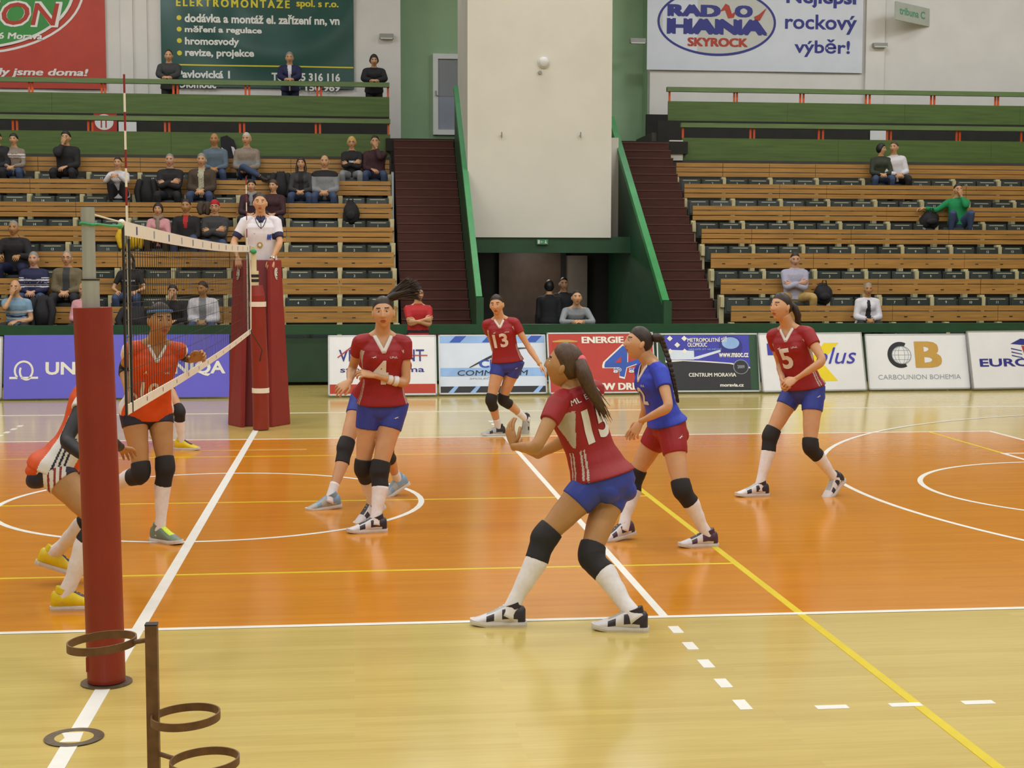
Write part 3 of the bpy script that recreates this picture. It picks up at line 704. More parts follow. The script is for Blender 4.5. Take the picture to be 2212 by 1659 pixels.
# ---------------------------------------------------------------- net, posts, antennas
M_pad = mat('red_pad_vinyl', '#87261a', .45, .06, 5); M_steel = mat('grey_painted_steel', '#a9aca8', .35, .04, 12, metal=.3)
M_creamp = mat('cream_painted_steel', '#d6cda8', .4, .05, 9); M_tape = mat('white_tape', '#e6e0d2', .6, .03, 15); M_cord = mat('black_net_cord', '#17171a', .7, .1, 30)
M_rope = mat('green_rope', '#2f9a63', .6, .15, 60); M_strap = mat('black_strap', '#1c1c1e', .5, .05, 20)
ZT = 2.24
pn = empty('net_post', (0, -1.01, 0), 'near net post, grey pole in a tall red pad', 'net post', 'net posts')
z1 = PY(233, 664, -1.0).z; z2 = PY(222, 604, -1.0).z; z3 = PY(219, 448, -1.0).z
X0 = -.028
Geo().tube([(0, -1.01, .012), (0, -1.01, .03), (-.012, -1.01, 1.0), (X0, -1.01, z1)], [.088, .09, .09, .09], 40).build('pad', M_pad, pn, smooth=False)
Geo().tube([(X0-.007, -1.01, z1-.3), (X0-.007, -1.01, z2)], .041, 32).build('sleeve', M_steel, pn); Geo().tube([(X0-.007, -1.01, z2-.004), (X0-.007, -1.01, z2+.003)], .043, 32).build('collar', M_strap, pn)
Geo().tube([(X0-.012, -1.01, z2-.1), (X0-.012, -1.01, z3)], .031, 32).build('pole', M_steel, pn)
Geo().tube([(0, -1.01, 0), (0, -1.01, .008)], .122, 40).build('floor_plate', M_cover, pn)
for py in (1435, 1205, 1070, 830):
    q = PY(190, py, -1.05); Geo().box((q.x-.008, -1.06, q.z-.035), (q.x+.02, -1.03, q.z+.035)).build('pad_strap', M_pad, pn)
pf = empty('net_post', (.03, 9.95, 0), 'far net post in front of the referee stand', 'net post', 'net posts')
za, zb_, zc = PY(550, 620, 9.95).z, PY(550, 585, 9.95).z, PY(550, 533, 9.95).z
fx = lambda px, py: PY(px, py, 9.95).x
Geo().tube([(fx(564, 925), 9.95, .012), (fx(562, 800), 9.95, .65), (fx(555, 640), 9.95, 1.65), (fx(554, 620), 9.95, za+.02)], [.098, .1, .098, .075], 28).build('pad', M_pad, pf)
Geo().tube([(fx(550, 600), 9.95, za-.25), (fx(550, 600), 9.95, zb_)], .05, 24).build('sleeve', M_creamp, pf); Geo().tube([(fx(548, 560), 9.95, zb_-.05), (fx(548, 560), 9.95, zc)], .034, 24).build('pole', M_creamp, pf)
for py in (596, 606):
    z = PY(550, py, 9.95).z; Geo().tube([(fx(550, 600), 9.95, z-.018), (fx(550, 600), 9.95, z+.018)], .053, 24).build('buckle_strap', M_strap, pf)
for py, px in ((657, 556), (843, 563)):
    z = PY(px, py, 9.95).z; Geo().tube([(fx(px, py), 9.95, z-.03), (fx(px, py), 9.95, z+.03)], .106, 28).build('tape_band', M_tape, pf)
# the net
net = empty('volleyball_net', (0, -.25, 1.2), 'black volleyball net with white top and bottom bands across the left of the court', 'net')
yn0, yn1 = -.22, 9.25
def sag(y): t = (y-yn0)/(yn1-yn0); return ZT+.012-.06*math.sin(math.pi*t)*.5
def band(za, zb2, name, x=0., th=.003):
    g = Geo(); n = 40; P = []
    for i in range(n+1):
        y = yn0+(yn1-yn0)*i/n; s = sag(y)
        P += [(x-th, y, s+za), (x+th, y, s+za), (x+th, y, s+zb2), (x-th, y, s+zb2)]
    g.rings([P[4*i:4*i+4] for i in range(n+1)]); return g.build(name, M_tape, net)
tb = band(-.075, 0., 'top_band'); bb = band(-1.03, -.975, 'bottom_band')
g = Geo(); ys = np.arange(yn0, yn1+.001, .1)
for y in ys: g.tube([(0, y, sag(y)-.98), (0, y, sag(y)-.07)], .0018, 5)
for j in range(1, 10): g.tube([(0, y, sag(y)-.07-.091*j) for y in np.linspace(yn0, yn1, 25)], .0018, 5)
g.build('mesh', M_cord, net)
for y in (yn0, -.02, 9.02, yn1):
    Geo().box((-.005, y-.018, sag(y)-1.03), (.005, y+.018, sag(y)-(.0 if y in (yn0, yn1) else .09))).build('side_band', M_strap, net)
for i in range(13):                                     # sponsor marks on the bands
    y = .25+.72*i
    for s_, zz, h in ((-1, -.06, .045),):
        m_ = M_navy if i % 2 == 0 else M_grpr
        Geo().box((.0034, y-.022, sag(y)+zz), (.0044, y+.022, sag(y)+zz+h)).build('printed_mark', m_, tb)
        Geo().box((.0034, y+.28, sag(y)-1.015), (.0044, y+.30, sag(y)-.99)).build('printed_mark', M_navy, bb)
k0 = PY(243, 463, -.95); pe = V((X0, -1.01, k0.z)); k1 = V((0, -.26, sag(yn0)-.01))
Geo().tube([pe, k1], .0045, 6).build('tension_cable', M_tape, net); Geo().ell(k1, V((.018, 0, 0)), V((0, .03, 0)), V((0, 0, .018))).build('cable_knot', M_tape, net, smooth=True)
gz = PY(220, 484, -1.0).z
cq = V((X0-.012, -1.01, gz)); R_ = .036
loop = [cq+V((R_*math.cos(t), R_*math.sin(t), .004*math.sin(2*t))) for t in np.linspace(0, 2*math.pi, 24)]
Geo().tube(loop, .006, 8).build('rope_loop', M_rope, net)
Geo().tube([cq+V((R_, .0, 0)), cq+V((.05, .3, -.0)), V((0, yn0-.03, gz+.01))], [.006, .006, .008], 8).build('tie_rope', M_rope, net); Geo().ell(V((0, yn0-.1, gz+.008)), V((.012, 0, 0)), V((0, .06, 0)), V((0, 0, .016))).build('rope_knot', M_rope, net, smooth=True)
zz = sag(yn1)-.06
Geo().tube([V((0, yn1, zz)), V((fx(548, 545)+.0, 9.9, zz-.01))], .007, 8).build('tie_rope', M_rope, net)
Geo().ell(V((fx(548, 545), 9.9, zz-.005)), V((.04, 0, 0)), V((0, .02, 0)), V((0, 0, .03))).build('rope_knot', M_rope, net, smooth=True)
Geo().tube([V((0, yn1, sag(yn1))), V((fx(548, 545), 9.93, sag(yn1)-.01))], .0045, 6).build('tension_cable', M_tape, net)
Geo().tube([V((.0, 9.2, sag(9.2)-.08)), V((.012, 9.2, 1.8)), V((.005, 9.2, sag(9.2)-.98))], .009, 6).build('side_cord', M_tape, net)
Geo().tube([V((0, 9.22, sag(9.2)-1.0)), V((.1, 9.75, 1.0)), V((fx(560, 900)+.02, 9.86, .85))], .006, 6).build('tie_rope', M_strap, net)
M_ar = mat('antenna_red', '#8c1f24', .45, .05, 9)
def antenna(y, label):
    r = empty('net_antenna', (-.012, y, ZT-1), label, 'antenna', 'net antennas')
    for i in range(18):
        a = ZT-1.0+.1*i
        if i >= 10: Geo().tube([(-.012, y, a), (-.012, y, a+.1)], .006, 8).build('red_segment' if (i % 2) else 'white_segment', M_ar if (i % 2) else M_tape, r)
    Geo().tube([(-.012, y, ZT-1.0), (-.012, y, ZT)], .0075, 8).build('lower_rod', M_tape, r)
    Geo().tube([(-.012, y, ZT-.1), (-.012, y, ZT-.0)], .014, 10).build('clamp', M_steel, r)
antenna(.0, 'red and white antenna rod on the near end of the net'); antenna(9., 'red and white antenna rod on the far end of the net, before the referee')

# referee's stand wrapped in red pads
st = empty('referee_stand', (.15, 10.5, 0), 'red padded referee stand behind the far net post', 'referee stand')
M_pad2 = mat('red_stand_vinyl', '#85201c', .5, .06, 5); M_padd = mat('dark_red_stand_vinyl', '#6a1216', .55, .06, 5)
bl, br = PY(492, 915, 10.6), PY(628, 913, 10.6); fl, fr = PY(520, 924, 10.25), PY(588, 924, 10.25); tl, tr = PY(503, 561, 10.75), PY(608, 560, 10.75); tfl, tfr = PY(527, 561, 10.6), PY(585, 561, 10.6)
zt_ = tl.z
for p in (bl, br, fl, fr): p.z = 0.0
for p in (tl, tr, tfl, tfr): p.z = zt_
def quadpad(a, b, c, d, m, name, t=.06):
    n = (b-a).cross(d-a).normalized()
    Q = [p-n*t for p in (a, b, c, d)]
    Geo().add([a, b, c, d]+Q, [(0, 1, 2, 3), (7, 6, 5, 4), (0, 4, 5, 1), (1, 5, 6, 2), (2, 6, 7, 3), (3, 7, 4, 0)]).build(name, m, st, bevel=.012)
quadpad(bl, fl, tfl, tl, M_pad2, 'side_pad'); quadpad(fr, br, tr, tfr, M_pad2, 'side_pad')
b_ = V((0, .12, 0)); quadpad(fl+b_, fr+b_, tfr+b_, tfl+b_, M_padd, 'front_pad')  # darker red puts the shade of the recess into the pad's colour
pl = Geo().box((tl.x+.02, 10.7, 1.15), (tr.x-.02, 11.5, 1.2)); pl.build('platform', M_dark, st)
for x in (tl.x+.04, tr.x-.04):
    for y in (10.78, 11.45): Geo().tube([(x, y, 0), (x, y, 1.15)], .02, 10).build('leg', M_steel, st)
for f, (a, b, c_, d) in ((.5, (bl, fl, tfl, tl)), (.5, (fr, br, tr, tfr))):
    r_ = (b-a).normalized(); u_ = ((d+c_)/2-(a+b)/2); u_.normalize(); n_ = r_.cross(u_).normalized()
    py = 592; hfrac = .915
    c0 = (a+b)/2*(1-hfrac)+(c_+d)/2*hfrac
    u_ = (u_-r_*u_.dot(r_)).normalized()
    shape(ellipse(0, 0, .052, .075, 28), c0, r_, u_, M_bwhite, st, lift=.004, name='logo_disc'); ringshape(0, 0, .044, .064, .006, c0, r_, u_, M_padd, st, lift=.007, name='logo_ring')
    lettering('S', c0, r_, u_, -.02, -.042, .02, .042, M_padd, st, bold=.0, lift=.007, shear=.2)

# rusty ball holder in front
M_rust = mat('brown_rusty_paint', '#6a4a2e', .55, .25, 25, bump=.15)
YH = -3.42
def hz(px, py): return PY(px, py, YH)
hx = hz(330, 1500).x; top = hz(330, 1349).z
bh = empty('ball_stand', (hx, YH, 0), 'brown metal ball stand with rings in the near left corner', 'ball stand')
Geo().box((hx-.019, YH-.019, 0), (hx+.019, YH+.019, top)).build('square_post', M_rust, bh, bevel=.002)
Geo().box((hx-.0195, YH-.0195, top), (hx+.0195, YH+.0195, top+.004)).build('end_cap', M_strap, bh)
def hring(px, py, dy, tip, lab):
    c = PY(px, py, YH+dy); G = Geo(); n = 48; R = []
    for i in range(n):
        t = 2*math.pi*i/n
        for_ = []
        for q, z in ((.110, -.013), (.110, .013), (.105, .013), (.105, -.013)):
            x, y = q*math.cos(t), q*math.sin(t)
            for_.append(V((c.x+x, c.y+y, c.z+z+tip*x)))
        R.append(for_)
    G.rings(R+[R[0]], cap=False); o = G.build('ring', M_rust, bh)
    d = V((hx, YH, 0))-V((c.x, c.y, 0)); d.normalize(); p = c+d*.107; p.z += tip*(d.x*.107)
    Geo().tube([p, V((hx, YH, p.z+.012))], .008, 8).build('ring_arm', M_rust, o)
hring(220, 1389, .045, .07, ''); hring(401, 1549, -.03, .05, ''); hring(442, 1646, -.09, .05, '')
Geo().box((hx-.2, YH-.02, 0), (hx+.2, YH+.02, .03)).build('foot_bar', M_rust, bh); Geo().box((hx-.02, YH-.2, 0), (hx+.02, YH+.2, .03)).build('foot_bar', M_rust, bh)

# ================================================================ people
def skin(name, h): return mat(name, h, .5, .05, 14, spec=.35)
SK1 = skin('fair_skin', '#cb9c76'); SK2 = skin('tan_skin', '#b38558'); SK3 = skin('pink_skin', '#cb9c80')
M_lip = mat('lip_skin', '#a5544a', .45, .05, 20); M_eyew = mat('eye_white', '#cfc8be', .3, .02, 9); M_iris = mat('dark_iris', '#2a1c14', .25, .05, 9)
def hairm(name, h): return mat(name, h, .5, .35, 26, stretch=(6, 6, 1))
H_dk = hairm('dark_brown_hair', '#2a1c13'); H_br = hairm('brown_hair', '#4a3220'); H_bk = hairm('black_hair', '#17130f')
H_gr = hairm('grey_hair', '#8d8880'); H_wh = hairm('white_hair', '#c4bdb0'); H_bl = hairm('blonde_hair', '#c9a35a')
HAIRBROW = {}

def az(a): a = math.radians(a); return V((math.sin(a), -math.cos(a), 0))
def azl(a): a = math.radians(a); return V((math.cos(a), math.sin(a), 0))
def lerp(a, b, t): return a+(b-a)*t
def interp(tab, s):
    if s <= tab[0][0]: return np.array(tab[0][1:], float)
    for (a, b) in zip(tab, tab[1:]):
        if s <= b[0]:
            t = (s-a[0])/(b[0]-a[0]); t = t*t*(3-2*t)
            return np.array(a[1:], float)*(1-t)+np.array(b[1:], float)*t
    return np.array(tab[-1][1:], float)

# (s, lateral radius, fore-aft radius, offset to the back); s 0..1 first bone, 1..2 second, for a body 1.75 m tall
LEG_F = [(-.12, .088, .092, .0), (0, .090, .093, .0), (.25, .085, .086, -.002), (.55, .070, .073, -.004), (.85, .056, .060, -.004), (1.0, .052, .057, -.004), (1.12, .047, .053, .004), (1.32, .052, .056, .014), (1.55, .043, .046, .009), (1.8, .032, .036, .003), (2.0, .033, .039, .004)]
ARM_F = [(-.05, .048, .048, 0), (.0, .050, .050, 0), (.2, .048, .046, 0), (.5, .040, .041, 0), (.85, .034, .034, 0), (1.0, .035, .034, 0), (1.2, .039, .036, 0), (1.5, .033, .030, 0), (1.85, .025, .021, 0), (2.0, .026, .019, 0)]
TOR_F = [(-.17, .105, .090, 0), (-.06, .165, .115, .006), (.05, .172, .118, .010), (.2, .152, .100, .0), (.36, .134, .092, -.004), (.52, .138, .096, -.006), (.68, .146, .108, -.012), (.80, .152, .100, -.006), (.90, .128, .078, .004), (.965, .092, .062, .008), (1.02, .064, .058, .006), (1.10, .055, .057, 0), (1.2, .054, .058, -.008)]
TOR_M = [(-.17, .105, .095, 0), (-.06, .160, .118, .004), (.05, .164, .120, .004), (.2, .158, .112, -.008), (.36, .150, .108, -.012), (.52, .156, .110, -.010), (.68, .168, .116, -.010), (.80, .174, .110, -.004), (.90, .142, .084, .004), (.965, .100, .066, .008), (1.02, .070, .062, .006), (1.10, .060, .060, 0), (1.2, .058, .061, -.008)]

class Limb:
    def __init__(s, p0, p1, p2, ref, tab, h):
        s.p = (V(p0), V(p1), V(p2)); s.ref = V(ref); s.tab = tab; s.h = h
    def c(s, t):
        p0, p1, p2 = s.p; k = .16
        if t < 1-k: return lerp(p0, p1, t)
        if t > 1+k: return lerp(p1, p2, t-1)
        a, b = lerp(p0, p1, 1-k), lerp(p1, p2, k); q = (t-(1-k))/(2*k)
        return lerp(lerp(a, p1, q), lerp(p1, b, q), q)
    def tube(s, G, t0, t1, infl=0, n=18, step=.09, mi=0, scale=1., rnd=True):
        m = max(3, int((t1-t0)/step)+1); pts, rad = [], []
        for i in range(m+1):
            t = t0+(t1-t0)*i/m; ra, rb, off = interp(s.tab, t)*s.h
            p = s.c(t); T = (s.c(t+.02)-s.c(t-.02)).normalized()
            B = s.ref-T*T.dot(s.ref); B = B.normalized() if B.length > 1e-4 else T.orthogonal().normalized()
            e = infl(t) if callable(infl) else infl
            pts.append(p-B*off); rad.append((ra*scale+e, rb*scale+e))
        G.tube(pts, rad, n, ref=s.ref, mi=mi, round_=rnd)

def head_surface(th, ph):
    """unit direction -> point of an adult head (x side, y face, z up), chin to crown .235"""
    dx, dy, dz = math.cos(th)*math.sin(ph), math.cos(th)*math.cos(ph), math.sin(th)
    x, y, z = .0755*dx, .096*dy, .120*dz
    if z < 0:
        k = -z/.12
        x *= 1-.30*k**1.6
        if y < 0: y *= 1-.42*k
        else: y *= 1-.02*k
    if y > 0: x *= 1+.06*math.exp(-((z+.01)/.03)**2); y = y*(.97 if z > 0.03 else 1)
    if y < 0 and z > 0: y *= 1.04
    f = max(0., dy)
    ax = abs(x)
    g = lambda v, c, s_: math.exp(-((v-c)/s_)**2)
    if f > 0:
        nz = 0.
        if -.045 < z < .03: nz = (.03-z)/.06 if z > -.03 else max(0, 1-(-.03-z)/.012)
        nz = min(1, max(0, nz))
        y += .023*nz*g(x, 0, .0085+.007*nz)
        y -= .010*g(ax, .031, .015)*g(z, .012, .012)
        y += .005*g(ax, .03, .022)*g(z, .034, .009)
        y += .006*g(x, 0, .020)*(g(z, -.055, .006)+g(z, -.068, .006))-.003*g(x, 0, .022)*g(z, -.0615, .003)
        y -= .004*g(x, 0, .02)*g(z, -.082, .008); y += .007*g(x, 0, .022)*g(z, -.102, .014)
        y += .004*g(ax, .04, .02)*g(z, -.025, .02)
    return x, y, z
def head_grid(nu, nv):
    P = []
    for j in range(nv+1):
        t = -math.pi/2+math.pi*j/nv
        for i in range(nu):
            q = i/nu*2-1; ph = math.pi*(q*.55+.45*q**3) if nu > 40 else math.pi*q     # denser over the face
            P.append(head_surface(max(-1.5, min(1.5, t)), ph))
    return P
HEADS = {}
def head_geo(fine):
    if fine not in HEADS:
        nu, nv = (84, 72) if fine else (34, 30)
        P = head_grid(nu, nv); F, MI = [], []
        for j in range(nv):
            for i in range(nu):
                f = (j*nu+i, j*nu+(i+1) % nu, (j+1)*nu+(i+1) % nu, (j+1)*nu+i)
                c = np.mean([P[k] for k in f], axis=0); ax = abs(c[0]); mi = 0
                if c[1] > .05:
                    if ax < .024*(1-abs(c[2]+.0615)/.02) and abs(c[2]+.0615) < .0115: mi = 1
                    if .014 < ax < .048 and abs(c[2]-(.036-.12*max(0, ax-.036))) < (.0052 if fine else .006): mi = 2
                F.append(f); MI.append(mi)
        HEADS[fine] = (P, F, MI)
    return HEADS[fine]

def frame(f, up):
    f = V(f).normalized(); u = V(up)-f*f.dot(V(up)); u.normalize(); return f.cross(u), f, u    # right-hand side x (person's right), y, z
def add_head(G, c, f, up, sc, fine, ears=True):
    X, Y, Z = frame(f, up); P, F, MI = head_geo(fine)
    T = lambda p: c+(X*p[0]+Y*p[1]+Z*p[2])*sc
    G.add([T(p) for p in P], F, MI)
    for s in (-1, 1):
        e = T((s*.0305, .0750, .012)); r = (.0116 if fine else .0105)*sc
        nu, nv = (14, 10) if fine else (10, 7)
        G.ell(e, X*r, Y*r, Z*r*(.62 if fine else .62), nu, nv, 3 if fine else 4)
        G.ell(T((s*.0305, .0812, .0115)), X*r*.60, Y*r*.55, Z*r*.52, 10, 6, 4)
        if ears: G.ell(T((s*.076, -.008, -.006)), (X*.012*s+Y*.004)*sc, (Y*.017-X*.004*s)*sc, (Z*.031-Y*.006)*sc, 12, 8, 0)
    return T

def hair_cap(G, T, X, Y, Z, sc, fine, style):
    """closed cap over the skull; style = (front hairline z, side z, nape z, thickness, recede)"""
    zf, zs, zn, th = style
    nu, nv = (64, 40) if fine else (30, 20)
    P, idx, F = [], {}, []
    def line(y, ax):
        t = (y+.10)/.196
        if y > .02: return zs+(zf-zs)*min(1, (y-.02)/.05)
        return zn+(zs-zn)*max(0, (y+.06)/.08)
    for j in range(nv+1):
        t = -math.pi/2*.98+math.pi*.98*j/nv
        for i in range(nu):
            ph = 2*math.pi*i/nu
            x, y, z = head_surface(t, ph); l = line(y, abs(x)); d = z-l
            e = th*max(-.4, min(1, d/.045))
            r = math.sqrt(x*x+y*y+z*z)+1e-9
            P.append((x*(1+e/r), y*(1+e/r), z*(1+e/r), d))
    n = len(P)
    for j in range(nv):
        for i in range(nu):
            f = (j*nu+i, j*nu+(i+1) % nu, (j+1)*nu+(i+1) % nu, (j+1)*nu+i)
            if max(P[k][3] for k in f) > -.004: F.append(f)
    used = sorted({k for f in F for k in f}); mp = {k: i for i, k in enumerate(used)}
    G.add([T(P[k][:3]) for k in used], [tuple(mp[k] for k in f) for f in F])

def add_hand(G, w, d, nrm, sc, side, curl=35, mi=0, spread=6):
    """w wrist, d towards the fingertips, nrm out of the back of the hand, side = +1 when the thumb is on d x nrm"""
    Y = V(d).normalized(); Z = V(nrm)-Y*Y.dot(V(nrm)); Z = Z.normalized() if Z.length > 1e-4 else Y.orthogonal().normalized()
    X = Y.cross(Z)*side; s = sc
    T = lambda x, y, z: w+(X*x+Y*y+Z*z)*s
    G.tube([T(0, -.015, 0), T(0, .01, 0), T(.001, .04, 0), T(.001, .07, 0), T(0, .092, -.002)], [(.022*s, .017*s), (.027*s, .018*s), (.038*s, .018*s), (.041*s, .016*s), (.037*s, .012*s)], 14, ref=Z, mi=mi, round_=True)
    for k, (bx, by, L) in enumerate(((-.030, .084, .058), (-.010, .093, .072), (.010, .095, .078), (.030, .090, .070))):
        a = math.radians(curl*(1.15-.12*k)); c = math.radians(curl*(1.1-.1*k)); sa = math.radians(spread*(k-1.5))
        p = T(bx, by-.012, 0); dirv = (Y*math.cos(sa)+X*math.sin(sa)); pts = [p]
        cur = dirv; nn = Z
        for q, (fr, ang) in enumerate(((.16, 0), (.42, a*.8), (.30, a), (.22, a*.7))):
            ax_ = cur.cross(nn); m = Matrix.Rotation(-ang, 3, ax_) if ang else None
            if m: cur = m @ cur; nn = m @ nn
            p = p+cur*(L*fr*s); pts.append(p)
        G.tube(pts, [.0098*s, .0094*s, .0088*s, .0082*s, .0068*s], 9, ref=X, mi=mi, round_=True)
    p = T(.022, .018, -.004); d1 = (X*.75+Y*.6-Z*.25).normalized(); d2 = (X*.25+Y*.9-Z*.35).normalized(); d3 = (Y*.9-Z*.45-X*.05).normalized()
    G.tube([p, p+d1*.034*s, p+d1*.034*s+d2*.03*s, p+d1*.034*s+d2*.03*s+d3*.024*s], [.015*s, .0125*s, .0105*s, .008*s], 9, ref=Z, mi=mi, round_=True)

PENDING = []
def finish(G, name, mats, parent, voxel, smooth=5, after=None, extra=None):
    """one closed surface out of overlapping volumes; extra = geometry welded on afterwards without remeshing"""
    m = G.mesh(name)
    o = bpy.data.objects.new(name, m); COL.objects.link(o); adopt(o, parent)
    r = o.modifiers.new('r', 'REMESH'); r.mode = 'VOXEL'; r.voxel_size = voxel; r.use_smooth_shade = True
    if smooth: q = o.modifiers.new('s', 'SMOOTH'); q.factor = .5; q.iterations = smooth
    PENDING.append((o, mats, after, extra)); return o
def flush():
    dg = bpy.context.evaluated_depsgraph_get(); dg.update()
    new = [bpy.data.meshes.new_from_object(o.evaluated_get(dg)) for o, *_ in PENDING]
    for (o, mats, after, extra), m in zip(PENDING, new):
        old = o.data; o.modifiers.clear()
        mats = mats if isinstance(mats, (list, tuple)) else [mats]
        if extra is not None:
            n0, p0 = len(m.vertices), len(m.polygons)
            g = Geo(); co = np.empty(n0*3); m.vertices.foreach_get('co', co)
            g.v = [tuple(v) for v in co.reshape(-1, 3)]; g.f = [tuple(p.vertices) for p in m.polygons]; g.mi = [0]*p0
            g.add(extra.v, extra.f, extra.mi); bpy.data.meshes.remove(m); m = g.mesh(o.name)
            for x in mats: m.materials.append(x)
            m.polygons.foreach_set('material_index', g.mi)
            bm = bmesh.new(); bm.from_mesh(m); bmesh.ops.recalc_face_normals(bm, faces=bm.faces); bm.to_mesh(m); bm.free()
        if extra is None:
            m.materials.clear()
            for x in mats: m.materials.append(x)
        m.polygons.foreach_set('use_smooth', [True]*len(m.polygons))
        m.name = o.name.split('.')[0]; o.data = m; bpy.data.meshes.remove(old)
    todo = [(o, after) for o, _, after, _ in PENDING if after]
    PENDING.clear()
    for o, after in todo: after(o)

def infl_(i): return i(0) if callable(i) else i
class Person:
    """skeleton in world space + clothes"""
    def __init__(s, label, H=1.75, sex='f', fine=False, bulk=1., group=None):
        s.H, s.h, s.sex, s.fine, s.bulk = H, H/1.75, sex, fine, bulk
        s.vox = .0065 if fine else .015
        s.label = label; s.group = group
    L = property(lambda s: dict(ua=.172*s.H, fa=.148*s.H, th=.245*s.H, sh=.232*s.H, sw=(.092 if s.sex == 'f' else .103)*s.H, hw=.052*s.H))
    def setup(s, loc):
        s.root = empty('person', loc, s.label, 'person', s.group)
    def spine(s, hip, neck, ahip, achest, roll_h=0, roll_c=0):
        s.hip, s.neck = V(hip), V(neck); s.fh, s.fc = az(ahip), az(achest)
        up = (s.neck-s.hip).normalized(); s.up = up
        s.lh = azl(ahip)+V((0, 0, roll_h)); s.lh.normalize()
        s.lc = azl(achest)+V((0, 0, roll_c)); s.lc = (s.lc-up*s.lc.dot(up)*.6).normalized()
        s.hips = {'l': s.hip+s.lh*s.L['hw'], 'r': s.hip-s.lh*s.L['hw']}
        sc_ = s.neck-up*.03*s.h
        s.sh = {'l': sc_+s.lc*s.L['sw']-up*.034*s.h, 'r': sc_-s.lc*s.L['sw']-up*.034*s.h}
    def bone_px(s, P, px, L, sg):
        D = ray(*px).normalized(); w = CAM-P; b = w.dot(D); c = w.dot(w)-L*L; disc = b*b-c
        if disc <= 0: t = -b
        else: t = -b+(math.sqrt(disc) if sg > 0 else -math.sqrt(disc))
        q = CAM+D*t; r = (q-P).length/L
        if (r > 1.12): print('LONG', s.label[:40], px, 'ratio %.2f' % r)
        return P+(q-P)*min(1., 1.15/r) if r > 1.15 else q
    def mid_px(s, A, C, px, L1, L2, sg, span=.7):
        D = ray(*px).normalized(); t0 = ((A+C)/2-CAM).dot(D); best = None
        for i in range(161):
            t = t0+span*(i/80-1); q = CAM+D*t
            e = ((q-A).length-L1)**2+((q-C).length-L2)**2+(.02 if (t-t0)*sg < 0 else 0)
            if best is None or e < best[0]: best = (e, q)
        q = best[1]
        if abs((q-A).length/L1-1) > .16 or abs((q-C).length/L2-1) > .16: print('KNEE', s.label[:40], px, 'th %.2f sh %.2f' % ((q-A).length/L1, (q-C).length/L2))
        return q
    def torso(s, G, t0, t1, infl, n=28, mi=0, tab=None, scale=1.):
        tab = tab or (TOR_F if s.sex == 'f' else TOR_M); R = []; m = max(4, int((t1-t0)/.035))
        bend = getattr(s, 'bend', 0.)
        for i in range(m+1):
            t = t0+(t1-t0)*i/m
            ra, rb, off = interp(tab, t)*s.h*scale
            if t < .95: ra *= s.bulk; rb *= s.bulk
            e = infl(t) if callable(infl) else infl
            w = min(1, max(0, (t-.1)/.7)); w = w*w*(3-2*w)
            lat = lerp(s.lh, s.lc, w).normalized(); fw = lerp(s.fh, s.fc, w)
            T = s.up; 
            if t > 1.0: T = lerp(s.up, (s.headc-s.neck).normalized(), .7)
            fw = fw-T*T.dot(fw); fw.normalize(); lat = lat-fw*lat.dot(fw); lat = lat-T*T.dot(lat)*.5; lat.normalize()
            if t <= 1: c = lerp(s.hip, s.neck, t)
            else: c = s.neck+(s.headc-s.neck)*((t-1)/.35)
            c = c-fw*off-fw*bend*math.sin(math.pi*min(1, max(0, t)))
            ring = []
            for k in range(n):
                a = 2*math.pi*k/n; ca, sa = math.cos(a), math.sin(a); ex_ = 2/2.3
                ring.append(c+lat*((ra+e)*math.copysign(abs(ca)**ex_, ca))+fw*((rb+e)*math.copysign(abs(sa)**ex_, sa)))
            R.append(ring)
        c0 = sum((V(p) for p in R[0]), V())/n; c1 = sum((V(p) for p in R[-1]), V())/n
        R = [[c0+(p-c0)*.5-s.up*.02 for p in R[0]]]+R+[[c1+(p-c1)*.6+(s.up*.008) for p in R[-1]]]
        G.rings(R, mi)
        if s.sex == 'f' and t1 > .6 and t0 < .7:
            fw = s.fc-s.up*s.up.dot(s.fc); fw.normalize(); e = infl(.7) if callable(infl) else infl
            for q in (-1, 1):
                G.ell(lerp(s.hip, s.neck, .70)+s.lc*(.062*q*s.h)+fw*.062*s.h*s.bulk, s.lc*(.060*s.h+e), fw*(.058*s.h+e), s.up*(.062*s.h+e), 14, 10, mi)
        if -.1 < t0 < -.05:
            for q in (-1, 1): G.ell(s.hip+s.lh*(.06*q*s.h)-s.fh*.045*s.h+s.up*.01*s.h, s.lh*(.085*s.h+infl_(infl)), s.fh*(.085*s.h+infl_(infl)), s.up*.065*s.h, 14, 10, mi)
        if t0 < -.1:
            fw = s.fh; e = infl(0) if callable(infl) else infl
            for q in (-1, 1):
                G.ell(s.hip+s.lh*(.068*q*s.h)-fw*.044*s.h-s.up*.035*s.h, s.lh*(.082*s.h+e), fw*(.078*s.h+e), s.up*(.078*s.h+e), 14, 10, mi)
    def limbs(s):
        s.leg, s.arm = {}, {}
        for q in 'lr':
            k = s.kn[q]; mid = lerp(s.hips[q], s.an[q], .5); ref = k-mid
            ft = s.foot_dir[q]
            if ref.length < .06: ref = lerp(s.fh, ft, .5)
            ref = ref.normalized()*.7+ft*.3+s.fh*.25
            s.leg[q] = Limb(s.hips[q], k, s.an[q], ref, LEG_F, s.h*(1. if s.sex == 'f' else 1.0)*s.legw)
            e = s.el[q]; ref = s.sh[q]-e+s.wr[q]-e
            if ref.length < .03: ref = s.fc
            s.arm[q] = Limb(s.sh[q], e, s.wr[q], ref, ARM_F, s.h*(1. if s.sex == 'f' else 1.14))
    legw = 1.
